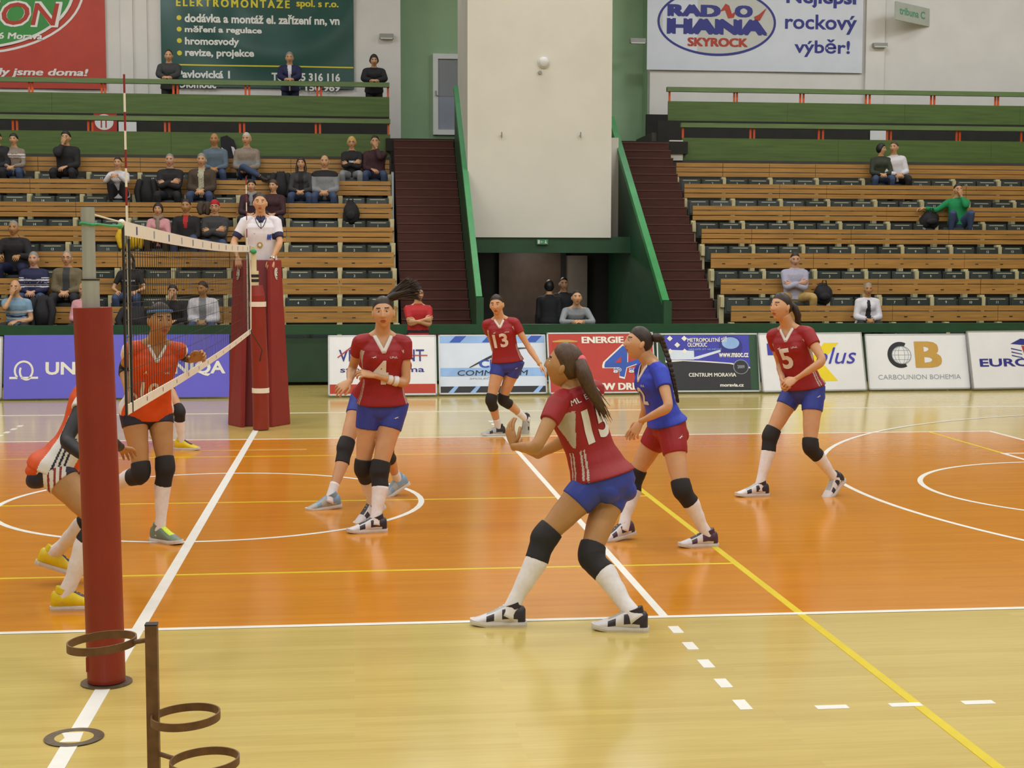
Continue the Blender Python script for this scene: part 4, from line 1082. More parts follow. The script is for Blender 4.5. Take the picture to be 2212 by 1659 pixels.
    def body(s, skinm, brow, hands=True, curl={'l': 35, 'r': 35}, handdir={}, handn={}, hskip=()):
        G = Geo(); s.torso(G, -.17, 1.22, 0)
        for q in 'lr':
            s.leg[q].tube(G, .10, 2.02); s.arm[q].tube(G, -.02, 2.0)
            G.tube([s.sh[q]-s.lc*(.06*s.h*(1 if q == 'l' else -1))+s.up*.012*s.h, s.sh[q]], [.045*s.h, .046*s.h], 12, round_=True)
            G.tube([s.neck+s.up*.02*s.h, lerp(s.neck, s.sh[q], .55), s.sh[q]], [.042*s.h, .040*s.h, .046*s.h], 12, round_=True)
            G.tube([s.an[q]-s.foot_up[q]*.045*s.h, s.an[q]+s.foot_dir[q]*.09*s.h-s.foot_up[q]*.062*s.h], [.024*s.h, .016*s.h], 10, round_=True)
        E = Geo(); s.T = add_head(E, s.headc, s.hf, s.hu, s.hs, s.fine)
        for q in 'lr':
            if q in hskip: continue
            d = handdir.get(q, (s.wr[q]-s.el[q]).normalized()); n = handn.get(q, s.up*.5-s.fc*.2+s.lc*(.6 if q == 'l' else -.6))
            side = s.thumb.get(q, 1)
            add_hand(E, s.wr[q]+V(d)*.008, d, n, s.h*(.95 if s.sex == 'f' else 1.05), side, curl.get(q, 35) if isinstance(curl, dict) else curl)
        return finish(G, 'body', [skinm, M_lip, brow, M_eyew, M_iris], s.root, s.vox, 4, extra=E)
    thumb = {}
    def head(s, c, f, up=None, sc=None):
        s.headc = V(c); s.hf = V(f); s.hu = V(up) if up is not None else V((0, 0, 1)); s.hs = sc or s.h*(.98 if s.sex == 'f' else 1.03)
        return frame(s.hf, s.hu)
    def hair(s, m, style, extra=None, bald=False):
        X, Y, Z = frame(s.hf, s.hu); G = Geo()
        T = lambda p: s.headc+(X*p[0]+Y*p[1]+Z*p[2])*s.hs
        hair_cap(G, T, X, Y, Z, s.hs, s.fine, style)
        if extra: extra(G, T)
        return G.build('hair', m, s.root, smooth=True)
    def top(s, name, m, t0=.06, t1=.985, sleeve=.36, infl=.013, arm_infl=None, after=None, vox=None, mats=None, hem=0., neck=True):
        G = Geo(); s.torso(G, t0, t1, (lambda t: infl*(1-.55*min(1, max(0, (t-.84)/.12)))+hem*max(0, (.35-t))+.011*max(0, 1-abs(t-t0)/.16)), tab=None)
        for q in 'lr':
            if sleeve:
                G.tube([s.sh[q]-s.lc*(.06*s.h*(1 if q == 'l' else -1))+s.up*.012*s.h, s.sh[q]], [.045*s.h+infl, .046*s.h+infl], 12, round_=True)
                ai = arm_infl if arm_infl is not None else infl
                s.arm[q].tube(G, -.02, sleeve, ai, rnd=False)
        return finish(G, name, mats or m, s.root, vox or s.vox, 4, after=after)
    def bottom(s, name, m, t1=.20, leg=.34, infl=.007, leg_infl=None, after=None, vox=None, mats=None, t0=-.17):
        G = Geo(); s.torso(G, t0, t1, infl)
        for q in 'lr': s.leg[q].tube(G, -.1, leg, leg_infl if leg_infl is not None else infl, rnd=False)
        return finish(G, name, mats or m, s.root, vox or s.vox, 4, after=after)
    def band(s, name, limb, t0, t1, infl, m, n=24, step=.04, parent=None, after=None):
        G = Geo(); limb.tube(G, t0, t1, infl, n=n, step=step, rnd=False); o = G.build(name, m, parent or s.root, smooth=True)
        return o
    def kneepads(s, m, a=.83, b=1.30):
        for q in 'lr':
            G = Geo(); L = s.leg[q]; L.tube(G, a, b, lambda t: .007*s.h+.010*s.h*math.exp(-((t-1.0)/.13)**2), n=24, step=.03, rnd=False)
            k = L.c(1.0); f = L.ref.normalized(); ax = (L.c(1.1)-L.c(.9)).normalized(); f = (f-ax*ax.dot(f)).normalized()
            G.ell(k+f*.038*s.h, ax.cross(f)*.05*s.h, f*.030*s.h, ax*.075*s.h, 18, 12)
            finish(G, 'knee_pad', m, s.root, .006, 4)
    def socks(s, m, a=1.2, b=2.11):
        for q in 'lr': s.band('sock', s.leg[q], a, b, .004*s.h, m)
    def shoes(s, mats, sc=1.05):
        for q in 'lr':
            f, up = s.foot_dir[q].normalized(), s.foot_up[q].normalized(); x = f.cross(up); o = s.an[q]-up*.088*s.h
            T = lambda a, b, c: o+(x*a+f*b+up*c)*s.h*sc
            G = Geo()
            prof = [(-.078, .018, .0, .082), (-.068, .032, 0, .098), (-.04, .037, 0, .102), (0, .038, 0, .112), (.04, .040, 0, .100), (.08, .044, 0, .076), (.12, .047, 0, .058), (.155, .044, 0, .044), (.182, .034, .002, .036), (.197, .016, .006, .026)]
            R = []
            for (b, w, z0, z1) in prof:
                r = []
                for k in range(20):
                    a = 2*math.pi*k/20; ca, sa = math.cos(a), math.sin(a)
                    zz = (z0+z1)/2+.014; hh = (z1-z0)/2-.004
                    wd = w*(1-.28*max(0, sa))
                    r.append(T(wd*math.copysign(abs(ca)**.7, ca), b, zz+hh*math.copysign(abs(sa)**.8, sa)-.006))
                R.append(r)
            n = 20; V0 = [p for r in R for p in r]; F = []; MI = []
            for i in range(len(R)-1):
                for j in range(n):
                    k = (j+1) % n; F.append((i*n+j, i*n+k, (i+1)*n+k, (i+1)*n+j))
                    side = j in (0, 1, 8, 9, 10, 19)
                    mi = 0
                    if side and i in (2, 3, 5): mi = 1
                    if i in (0, 1) : mi = 1
                    if j in (3, 4, 5, 6) and i in (3, 4, 5): mi = 2
                    MI.append(mi)
            F += [tuple(range(n-1, -1, -1)), tuple(range((len(R)-1)*n, len(R)*n))]; MI += [1, 0]
            G.add(V0, F, MI)
            sh = G.build('shoe', [mats[0], mats[1], mats[2]], s.root, smooth=True)
            S = Geo(); top, bot = [], []
            out = [(-.085, .012), (-.082, .028), (-.06, .038), (-.02, .036), (.03, .037), (.08, .046), (.12, .051), (.16, .047), (.19, .034), (.205, .014)]
            loop = [(w, b) for b, w in out]+[(-w, b) for b, w in reversed(out)]
            rr = [[T(w*kx, b, z+(.012*max(0, b-.12)/.08)) for (w, b) in loop] for z, kx in ((0, .96), (.012, 1.02), (.024, .98))]
            S.rings(rr); S.build('sole', mats[3], sh)
            c = Geo(); c.tube([T(0, -.02, .088), T(0, -.010, .116)], [(.036*s.h, .043*s.h), (.037*s.h, .046*s.h)], 16, ref=f); c.build('shoe_collar', mats[1], sh)
            l = Geo()
            for b in (.035, .055, .075, .095): l.tube([T(-.022, b-.006, .096-.62*(b-.035)), T(0, b, .107-.62*(b-.035)), T(.022, b-.006, .096-.62*(b-.035))], .0035*s.h, 6)
            l.build('laces', mats[4] if len(mats) > 4 else mats[2], sh)
    def collar(s, m, depth=.075, w=.055, r=.0075, fdir=None):
        """V collar: strip running round the neck base and down the chest"""
        fw = s.fc-s.up*s.up.dot(s.fc); fw.normalize(); pts = []; n = 40
        for i in range(n+1):
            t = 2*math.pi*i/n; sa, ca = math.sin(t), math.cos(t)
            d = max(0, sa)
            dz = -depth*s.h*max(0, 1-abs(ca)*1.15)**1.0 if sa > 0 else .012*s.h
            pts.append(s.neck+s.up*(.0*s.h+dz)+s.lc*(w*s.h*ca)+fw*(.055*s.h*sa+(.018*s.h if sa > 0 else 0)))
        s.collar_pts = pts
        def make(o):
            pass
        s.collar_m, s.collar_r = m, r
        return pts
    def project(s, obj, p, d, lift=.004, far=.4):
        bv = s.bvh(obj); hit = bv.ray_cast(p+d*far, -d)
        return (hit[0]+d*lift, hit[1]) if hit[0] is not None else (p, d)
    _bv = None
    def bvh(s, obj):
        if s._bv is None: s._bv = {}
        if obj.name not in s._bv:
            m = obj.data; mw = obj.parent.location+(-obj.parent.location) if obj.parent else V()
            s._bv[obj.name] = BVHTree.FromPolygons([v.co.copy() for v in m.vertices], [tuple(p.vertices) for p in m.polygons])
        return s._bv[obj.name]
    def print_on(s, obj, body, t, lat, hgt, m, side='front', bold=.03, wscale=1., name='shirt_number', ang=0, d=None, width=None):
        """lettering pressed on a garment: t along the spine, lat metres towards the wearer's left"""
        vs, fs, sz = text_geo(body, bold)
        fw = s.fc-s.up*s.up.dot(s.fc); fw.normalize()
        if side == 'back': fw = -fw
        if d is not None: fw = V(d).normalized()
        right = s.up.cross(fw).normalized(); 
        up = fw.cross(right).normalized()
        c = lerp(s.hip, s.neck, t)+s.lc*lat
        k = hgt/sz[1]; kx = (width/sz[0]) if width else k*wscale
        bm = bmesh.new()
        vv = [bm.verts.new((a*kx-sz[0]*kx/2, b*k-hgt/2, ly*.0006)) for (a, b), ly in zip(vs, LAYER)]
        for f in fs:
            try: bm.faces.new([vv[i] for i in f])
            except ValueError: pass
        bmesh.ops.triangulate(bm, faces=bm.faces)
        for _ in range(4):
            ed = [e for e in bm.edges if e.calc_length() > .022]
            if not ed: break
            bmesh.ops.subdivide_edges(bm, edges=ed, cuts=1); bmesh.ops.triangulate(bm, faces=[f for f in bm.faces if len(f.verts) > 3])
        ca, sa = math.cos(math.radians(ang)), math.sin(math.radians(ang))
        for v in bm.verts:
            a, b = v.co.x*ca-v.co.y*sa, v.co.x*sa+v.co.y*ca
            v.co = s.project(obj, c+right*a+up*b, fw)[0]+fw*v.co.z
        me = bpy.data.meshes.new(name); bm.to_mesh(me); bm.free(); me.materials.append(m)
        o = bpy.data.objects.new(name, me); COL.objects.link(o)
        o.parent = obj
        o.matrix_parent_inverse = Matrix.Translation(-s.root.location)
        o.matrix_parent_inverse = Matrix.Identity(4)
        return o

# ---------------------------------------------------------------- the players on court
C_red = mat('red_jersey_fabric', '#93131d', .6, .07, 20, bump=.08); C_blue = mat('blue_shorts_fabric', '#2b3c9c', .55, .07, 20, bump=.05); C_lib = mat('blue_jersey_fabric', '#2a3fc0', .6, .06, 20, bump=.08)
C_redsh = mat('red_shorts_fabric', '#961722', .55, .07, 20); C_or = mat('orange_jersey_fabric', '#d24e18', .6, .07, 20, bump=.08); C_nav = mat('navy_shorts_fabric', '#1b1b33', .55, .07, 20)
C_white = mat('white_fabric', '#dcd8d6', .65, .04, 25); C_pad = mat('black_knee_pad_fabric', '#1d1b1e', .75, .12, 30); C_sock = mat('white_sock_fabric', '#e2dee2', .75, .05, 40, bump=.1)
C_sleeve = mat('black_arm_sleeve', '#17161d', .6, .08, 30); C_sidegrey = mat('pale_side_panel', '#b9b0aa', .65, .05, 25); C_stripe = mat('dark_red_stripe', '#8a2a2a', .6, .05, 20)
S_w = mat('white_shoe', '#d6d3d8', .45, .05, 25); S_g = mat('grey_shoe', '#a9aaa8', .45, .08, 25); S_dk = mat('dark_shoe_trim', '#2d2733', .45, .08, 25); S_sole = mat('pale_shoe_sole', '#cfcbc9', .5, .06, 25)
S_y = mat('yellow_shoe', '#dfc61c', .45, .06, 25); S_gr = mat('grey_green_shoe', '#6e7f70', .45, .06, 25); S_lime = mat('lime_laces', '#c9e02a', .5, .05, 25); S_bl = mat('light_blue_shoe', '#7f9cb8', .45, .06, 25); S_pur = mat('purple_shoe_trim', '#4a2f46', .45, .06, 25)
SH_W = [S_w, S_dk, S_dk, S_sole, S_w]

def strands(G, base, mids, ends, n=40, r=.004, spread=.01, seed=1):
    rnd = random.Random(seed)
    for i in range(n):
        a, b = rnd.random(), rnd.random()
        j = lambda k=1.: V((rnd.gauss(0, spread*k), rnd.gauss(0, spread*k), rnd.gauss(0, spread*k)))
        m = lerp(mids[0], mids[1], a)+j(); e = lerp(ends[0], ends[1], min(1, max(0, a+rnd.gauss(0, .12))))+j(1.3)
        p0 = base+j(.35)
        pts = [lerp(lerp(p0, m, t), lerp(m, e, t), t) for t in (0, .2, .4, .6, .8, 1)]
        G.tube(pts, [r, r*1.2, r*1.2, r, r*.7, r*.2], 5)

def shirt_after(P, depth=.085, w=.060, panel=None, collar=None, collar_r=.008, then=None, hole=.062, vneck=True):
    def f(o):
        fw = P.fc-P.up*P.up.dot(P.fc); fw.normalize(); h = P.h; m = o.data; P._bv = None; bv0 = P.bvh(o); L = (P.neck-P.hip).length
        bm = bmesh.new(); bm.from_mesh(m); kill = []
        for fa in bm.faces:
            c = fa.calc_center_median(); r = c-P.neck; a, b, u = r.dot(P.lc), r.dot(fw), r.dot(P.up)
            if u > -.02*h and math.hypot(a, b+.004) < hole*h: kill.append(fa); continue
            if vneck and b > -.01 and -depth*h < u < .05 and abs(a) < w*h*(1+u/(depth*h)): kill.append(fa); continue
            if panel:
                t = (c-P.hip).dot(P.up)/L; q = c-lerp(P.hip, P.neck, t)
                fa.material_index = panel(t, math.degrees(math.atan2(q.dot(fw), q.dot(P.lc))), math.hypot(q.dot(fw), q.dot(P.lc))/h)
        bmesh.ops.delete(bm, geom=kill, context='FACES'); bm.to_mesh(m); bm.free()
        P._bv = None
        bv = P.bvh(o)
        if collar:
            pts = []
            if vneck:
                for i in range(9):
                    k = i/8; pts.append((V(P.lc*(w*h*k)+P.up*(-depth*h*(1-k))), 1))
            n = 14
            for i in range(1, n):
                t = math.pi*i/n; pts.append((P.lc*(w*h*math.cos(t))-fw*(.055*h*math.sin(t))+P.up*.006*h, 0))
            if vneck:
                for i in range(9):
                    k = 1-i/8; pts.append((P.lc*(-w*h*k)+P.up*(-depth*h*(1-k)), 1))
            else:
                for i in range(0, n+1):
                    t = math.pi+math.pi*i/n; pts.append((P.lc*(w*h*math.cos(t))-fw*(.06*h*math.sin(t))-P.up*.006*h, 0))
            W = []
            for p, front in pts:
                q = P.neck+p
                if front:
                    hit = bv0.ray_cast(q+fw*.3, -fw)
                    W.append(hit[0]+fw*.003 if hit[0] is not None else q+fw*.05)
                else: W.append(bv.find_nearest(q)[0])
            for _ in range(2): W = [W[0]]+[(W[i-1]+W[i]*2+W[i+1])/4 for i in range(1, len(W)-1)]+[W[-1]]
            W.append(W[0])
            Geo().tube(W, [(collar_r*1.7, collar_r*.6)]*len(W), 8, ref=fw).build('collar', collar, o, smooth=True)
        if then: then(P, o)
    return f

def player(sp):
    P = Person(sp['label'], sp['H'], sp.get('sex', 'f'), True, sp.get('bulk', 1.), sp.get('group'))
    P.legw = sp.get('legw', 1.)
    P.foot_dir, P.foot_up, P.an = {}, {}, {}
    ys = []
    for q in 'lr':
        px, a, pit, z = sp['foot'][q]; g = PZ(*px, z); f0 = az(a); p = math.radians(pit)
        f = f0*math.cos(p)-ez*math.sin(p); u = ez*math.cos(p)+f0*math.sin(p)
        P.foot_dir[q], P.foot_up[q] = f, u
        P.an[q] = g-f*((.05 if pit < 8 else .13)*P.h)+u*.088*P.h; ys.append(g.y)
    Y = sp['Y'] if 'Y' in sp else sum(ys)/2+sp.get('dY', 0)
    hip = PY(*sp['hip'], Y); neck = PY(*sp['neck'], Y+sp.get('dn', 0))
    P.setup((hip.x, Y, 0))
    P.spine(hip, neck, sp['ah'], sp['ac'], sp.get('rh', 0), sp.get('rc', 0)); P.bend = sp.get('bend', 0)
    for q in 'lr':
        if 'sho' in sp and q in sp['sho']:
            px, dy = sp['sho'][q]; P.sh[q] = PY(*px, P.sh[q].y+dy)
    L = P.L; P.kn, P.el, P.wr = {}, {}, {}
    for q in 'lr':
        px, sg = sp['kn'][q]; P.kn[q] = P.mid_px(P.hips[q], P.an[q], px, L['th'], L['sh'], sg)
        px, sg = sp['el'][q]; P.el[q] = P.bone_px(P.sh[q], px, L['ua'], sg)
        px, sg = sp['wr'][q]; P.wr[q] = P.bone_px(P.el[q], px, L['fa'], sg)
    c = PY(*sp['head'], P.neck.y+sp.get('dh', 0))
    a, pit = sp['look']; hf = az(a)*math.cos(math.radians(pit))+ez*math.sin(math.radians(pit))
    P.head(c, hf, sp.get('hup', (0, 0, 1)), sp.get('hs'))
    P.limbs(); P.thumb = sp.get('thumb', {'l': 1, 'r': -1})
    print('PLAYER', sp['label'][:44], 'Y %.2f torso %.2f(%.2f) neckhead %.2f' % (Y, (P.neck-P.hip).length, .30*P.H, (c-P.neck).length), 'hip-an l %.2f r %.2f of %.2f' % ((P.hips['l']-P.an['l']).length, (P.hips['r']-P.an['r']).length, L['th']+L['sh']), 'ft y %.2f %.2f' % tuple(ys))
    hd = {q: ((PY(*px, P.wr[q].y+dy)-P.wr[q]).normalized()) for q, (px, dy) in sp.get('hand', {}).items()}
    P.body(sp['skin'], sp['brow'], curl=sp.get('curl', 35), handdir=hd, handn={q: V(v) for q, v in sp.get('handn', {}).items()})
    return P
TIE = mat('pink_hair_tie', '#e0566a', .5, .05, 20); BAND_B = mat('blue_head_band', '#3d6fa8', .5, .05, 20)
PULLED = (.070, .035, -.055, .010)
def red_panel(t, a, r):
    a = abs(a); a = min(a, 180-a)
    if .44 < t < .80 and r < .168 and a < 26*(t-.40)/.36: return 1
    if .05 < t < .40 and r < .19 and (7 < a < 11 or 15 < a < 19): return 1
    return 0
def jersey_marks(num, hgt=.15, lat=0., t=.56, side='front'):
    def f(P, o):
        P.print_on(o, num, t, lat, hgt, C_white, side, .03)
        if side == 'front':
            P.print_on(o, '<bird>', .73, -.075, .02, C_white, side, .03, width=.045, name='chest_mark'); P.print_on(o, 'UPoL', .73, .075, .016, C_white, side, .01, width=.06, name='chest_mark'); 
    return f
def shorts_mark(P, o, lat, m=C_white, d=None, dt=-.09):
    P.print_on(o, '<bird>', dt, lat, .018, m, 'front', .03, width=.045, name='shorts_mark', d=d)

# number 4
P = player(dict(label='player in red jersey number 4 with ponytail flying up, looking at the camera', H=1.80, hip=(826, 880), neck=(826, 721), head=(828, 676), dY=0, dn=-.08, dh=-.05, ah=6, ac=4, rc=-.06, look=(-4, 2), hup=(-.05, 0, 1),
    foot={'l': ((797, 1150), -80, 0, 0), 'r': ((786, 1127), -55, 25, 0)}, kn={'l': ((820, 1020), -1), 'r': ((784, 1014), -1)},
    el={'l': ((878, 829), -1), 'r': ((760, 800), 1)}, wr={'l': ((810, 812), -1), 'r': ((755, 824), -1)}, hand={'l': ((770, 803), -.02), 'r': ((738, 836), -.05)}, handn={'l': (.2, -.6, .8), 'r': (-.3, -1, .3)},
    curl=40, skin=SK1, brow=H_dk, legw=1.04))
def pony4(G, T):
    Yh = P.headc.y+.06; b = T((0, -.075, .085))
    strands(G, b, (PY(868, 612, Yh), PY(882, 640, Yh)), (PY(900, 602, Yh), PY(914, 652, Yh)), 70, .0045, .010, 3)
    strands(G, b, (PY(862, 606, Yh), PY(878, 622, Yh)), (PY(884, 600, Yh), PY(911, 628, Yh)), 50, .0045, .008, 4)
    G.tube([b, lerp(b, PY(878, 622, Yh), .5), PY(885, 625, Yh)], [.022, .03, .012], 10, round_=True)
P.hair(H_dk, PULLED, pony4)
P.top('jersey', C_red, sleeve=.42, mats=[C_red, C_sidegrey], after=shirt_after(P, .12, .066, red_panel, C_white, .009, jersey_marks('4', .19, -.03, .52)))
P.bottom('shorts', C_blue, after=lambda o, P=P: shorts_mark(P, o, .095))
P.kneepads(C_pad); P.socks(C_sock, 1.3); P.shoes(SH_W)
for a in (1.30, 1.48): P.band('wrist_band', P.arm['l'], a, a+.13, .006, C_sock)

# her team mate half hidden behind her
P = player(dict(label='player in blue shorts half hidden behind the player with number 4', H=1.78, hip=(803, 862), neck=(836, 775), head=(822, 752), dn=-.36, dh=-.1, ah=-20, ac=0, look=(20, -20), dY=.15,
    foot={'r': ((703, 1100), -75, 6, 0), 'l': ((842, 1072), -60, 25, 0)}, kn={'r': ((746, 968), -1), 'l': ((834, 978), -1)},
    el={'l': ((872, 800), 1), 'r': ((800, 800), 1)}, wr={'l': ((850, 830), -1), 'r': ((815, 830), -1)}, skin=SK1, brow=H_dk))
P.hair(H_dk, PULLED); P.top('jersey', C_red, after=shirt_after(P, collar=C_white)); P.bottom('shorts', C_blue)
P.kneepads(C_pad); P.socks(C_sock, 1.72); P.shoes([S_g, S_bl, S_bl, S_sole, S_bl])

# number 13 at the back
P = player(dict(label='player in red jersey number 13 bending forward near the blue arc board', H=1.78, hip=(1097, 785), neck=(1079, 687), head=(1073, 659), Y=9.0, dn=-.06, dh=-.04, ah=-8, ac=-14, rc=-.03, look=(-18, -4), hup=(-.08, 0, 1),
    foot={'r': ((1068, 941), -75, 0, 0), 'l': ((1136, 933), -20, 62, .02)}, kn={'r': ((1060, 866), -1), 'l': ((1085, 864), -1)},
    el={'l': ((1142, 750), 1), 'r': ((1066, 748), 1)}, wr={'l': ((1167, 788), -1), 'r': ((1076, 778), 1)}, hand={'l': ((1180, 806), -.05)}, skin=SK1, brow=H_dk, curl=20))
P.hair(H_dk, PULLED, lambda G, T: G.ell(T((0, -.105, .03)), V((.03, 0, 0)), V((0, .03, 0)), V((0, 0, .035))))
P.top('jersey', C_red, sleeve=.42, mats=[C_red, C_sidegrey], after=shirt_after(P, .095, .06, red_panel, C_white, .008, jersey_marks('13', .17, -.02, .55)))
P.bottom('shorts', C_blue, after=lambda o, P=P: shorts_mark(P, o, .1)); P.kneepads(C_pad); P.socks(C_sock, 1.66); P.shoes([S_g, S_dk, S_g, S_sole, S_w])
P.band('wrist_band', P.arm['l'], 1.9, 1.97, .003, M_gold)

# foreground player from behind
P = player(dict(label='red jersey player seen from behind with a pink hair tie, nearest the camera', H=1.84, hip=(1306, 1040), neck=(1238, 832), head=(1219, 790), Y=.1, dn=-.02, dh=-.02, ah=-142, ac=-138, rc=.0, look=(-112, 14), hup=(-.25, 0, 1), bend=-.03,
    foot={'l': ((1082, 1351), -98, 0, .0), 'r': ((1345, 1362), -104, 0, 0)}, kn={'l': ((1176, 1162), 1), 'r': ((1274, 1204), -1)},
    el={'l': ((1158, 968), -1), 'r': ((1232, 945), -1)}, wr={'l': ((1110, 965), 1), 'r': ((1160, 984), 1)}, hand={'l': ((1100, 925), .03), 'r': ((1118, 962), .02)}, handn={'l': (-.8, -.5, 0), 'r': (-.3, -.3, -.9)},
    curl=25, skin=SK2, brow=H_dk, legw=1.05, bulk=1.02))
def ponyF(G, T):
    b = T((0, -.085, .055)); Yb = P.headc.y-.07
    p = [b, PY(1252, 786, Yb), PY(1262, 810, Yb-.03), PY(1274, 840, Yb-.04), PY(1292, 868, Yb-.03), PY(1304, 893, Yb-.02)]
    G.tube(p, [.030, .042, .044, .036, .027, .012], 12, round_=True)
    strands(G, p[0], (p[2], p[2]), (p[5]+V((-.03, 0, .02)), p[5]+V((.03, 0, -.05))), 46, .005, .014, 5)
P.hair(H_br, (.072, .035, -.075, .012), ponyF)
hb = P.T((0, -.085, .055)); Geo().tube([lerp(hb, PY(1250, 784, P.headc.y-.07), k) for k in (.25, .55)], [.036, .036], 14, round_=True).build('hair_tie', TIE, P.root, smooth=True)
def fmarks(P, o):
    P.print_on(o, 'ML  ENOVÁ', .885, -.0, .04, C_white, 'back', .02, width=.27, name='shirt_name'); P.print_on(o, '15', .60, -.01, .20, C_white, 'back', .035)
P.top('jersey', C_red, sleeve=.42, mats=[C_red, C_sidegrey], after=shirt_after(P, .06, .06, red_panel, C_red, .006, fmarks))
P.bottom('shorts', C_blue, leg=.36); P.kneepads(C_pad); P.socks(C_sock, 1.2); P.shoes([S_w, S_dk, S_g, S_sole, S_w])
P.band('wrist_band', P.arm['r'], 1.0, 1.1, .004, C_sleeve)

# libero in blue
P = player(dict(label='player in blue jersey and red shorts with a long braid, seen from the side', H=1.74, hip=(1441, 922), neck=(1402, 782), head=(1379, 742), Y=2.32, dn=-.02, dh=-.02, ah=-84, ac=-78, look=(-86, 10), hup=(-.12, 0, 1),
    foot={'l': ((1512, 1181), -84, 0, 0), 'r': ((1318, 1169), -70, 10, 0)}, kn={'l': ((1474, 1060), -1), 'r': ((1370, 1030), 1)},
    el={'l': ((1446, 880), -1), 'r': ((1395, 890), 1)}, wr={'l': ((1385, 910), 1), 'r': ((1384, 915), 1)}, hand={'l': ((1366, 940), .02), 'r': ((1362, 935), .02)}, handn={'l': (-.6, -.8, .2)}, curl=25, skin=SK1, brow=H_dk, legw=1.05))
def braid(G, T):
    b = T((0, -.095, .045)); Yb = P.headc.y-.02
    pts = [b, PY(1426, 727, Yb), PY(1436, 752, Yb), PY(1446, 782, Yb-.03), PY(1454, 815, Yb-.05), PY(1459, 840, Yb-.06), PY(1464, 868, Yb-.06)]
    G.ell(lerp(b, pts[1], .6), V((.045, 0, 0)), V((0, .04, 0)), V((0, 0, .035)))
    D = []
    for a, c in zip(pts, pts[1:]): D += [lerp(a, c, k/3) for k in range(3)]
    D.append(pts[-1])
    for i, (a, c) in enumerate(zip(D, D[1:])):
        d = (c-a).normalized(); x = d.orthogonal().normalized(); k = 1-.55*i/len(D)
        for s_ in (-1, 1): G.ell(lerp(a, c, .5)+V((s_*.009*k, 0, 0)), V((.018*k, 0, 0)), V((0, .018*k, 0)), d*.026, 10, 7)
P.hair(H_dk, (.066, .03, -.06, .011), braid)
P.top('jersey', C_lib, sleeve=.45, infl=.015, mats=[C_lib, C_white], after=shirt_after(P, .11, .06, lambda t, a, r: 0, C_white, .007, lambda P, o: (P.print_on(o, '12', .56, -.02, .14, C_white), P.print_on(o, 'UPoL', .73, .075, .016, C_white, 'front', .01, width=.05, name='chest_mark'))))
P.bottom('shorts', C_redsh, leg=.42, infl=.009, after=lambda o, P=P: P.print_on(o, '<bird>', -.11, .15, .022, C_white, 'front', .03, width=.05, name='shorts_mark', d=P.lh))
P.kneepads(C_pad); P.socks(C_sock, 1.2); P.shoes([S_w, S_pur, S_dk, S_sole, S_w])

# number 5
P = player(dict(label='player in red jersey number 5 before the white board with the X', H=1.82, hip=(1737, 843), neck=(1703, 706), head=(1687, 664), dn=-.02, dh=-.03, ah=-48, ac=-44, look=(-62, 6), hup=(-.1, 0, 1),
    foot={'r': ((1628, 1072), -84, 0, 0), 'l': ((1793, 1072), -58, 34, 0)}, kn={'r': ((1664, 942), -1), 'l': ((1750, 968), -1)},
    el={'l': ((1779, 780), -1), 'r': ((1686, 790), 1)}, wr={'l': ((1720, 818), -1), 'r': ((1690, 818), -1)}, hand={'l': ((1694, 832), -.02), 'r': ((1690, 838), -.05)}, handn={'l': (-.2, -.8, .6)}, curl=62, skin=SK1, brow=H_dk, dY=.1))
def pony5(G, T):
    b = T((0, -.09, .055)); Yb = P.headc.y+.02
    G.tube([b, PY(1716, 664, Yb), PY(1724, 682, Yb), PY(1726, 700, Yb)], [.022, .032, .030, .012], 12, round_=True)
    strands(G, b, (PY(1720, 668, Yb),)*2, (PY(1722, 700, Yb), PY(1730, 702, Yb)), 24, .005, .01, 8)
P.hair(H_dk, (.068, .034, -.06, .011), pony5)
P.top('jersey', C_red, sleeve=.44, mats=[C_red, C_sidegrey], after=shirt_after(P, .10, .062, red_panel, C_white, .008, jersey_marks('5', .19, -.03, .56)))
P.bottom('shorts', C_blue, leg=.36, after=lambda o, P=P: shorts_mark(P, o, .11, d=(P.fh+P.lh*.8))); P.kneepads(C_pad); P.socks(C_sock, 1.2); P.shoes([S_w, S_dk, S_g, S_sole, S_w])

# orange team
OR_SH = [S_gr, S_gr, S_lime, S_sole, S_lime]
def or_panel(t, a, r):
    if r > .205 and t > .68: return 1
    a = abs(a); a = min(a, 180-a)
    return 1 if (a < 16 and -.1 < t < .62 and r < .2) else 0
P = player(dict(label='player in orange jersey behind the net with blue head band and one black sleeve', H=1.84, hip=(316, 888), neck=(338, 738), head=(346, 693), Y=2.75, dn=-.2, dh=-.1, ah=22, ac=18, look=(28, -2), rc=-.02,
    foot={'l': ((357, 1172), 48, 0, 0), 'r': ((228, 1105), 40, 50, .2)}, kn={'l': ((357, 1012), -1), 'r': ((306, 1026), -1)},
    el={'l': ((384, 762), 1), 'r': ((268, 795), 1)}, wr={'l': ((412, 778), -1), 'r': ((276, 850), -1)}, hand={'l': ((430, 770), -.02)}, curl=50, skin=SK2, brow=H_dk))
P.hair(H_dk, (.070, .035, -.06, .011), lambda G, T: G.ell(T((0, -.11, .05)), V((.035, 0, 0)), V((0, .035, 0)), V((0, 0, .035))))
Geo().tube([P.T((.083*math.cos(t)*.97, .1*math.sin(t)-.004, .062+.012*math.sin(t))) for t in np.linspace(0, 2*math.pi, 40)], [(.004, .010)]*40, 8, ref=(0, 0, 1)).build('head_band', BAND_B, P.root, smooth=True)
def omarks(P, o): P.print_on(o, '10', .42, -.02, .12, C_white); P.print_on(o, 'A', .68, -.07, .03, C_white, name='chest_mark'); P.print_on(o, 'VK', .68, .08, .02, C_white, width=.05, name='chest_mark')
P.top('jersey', C_or, t0=-.03, sleeve=.34, mats=[C_or, C_white], after=shirt_after(P, .10, .062, or_panel, C_white, .007, omarks))
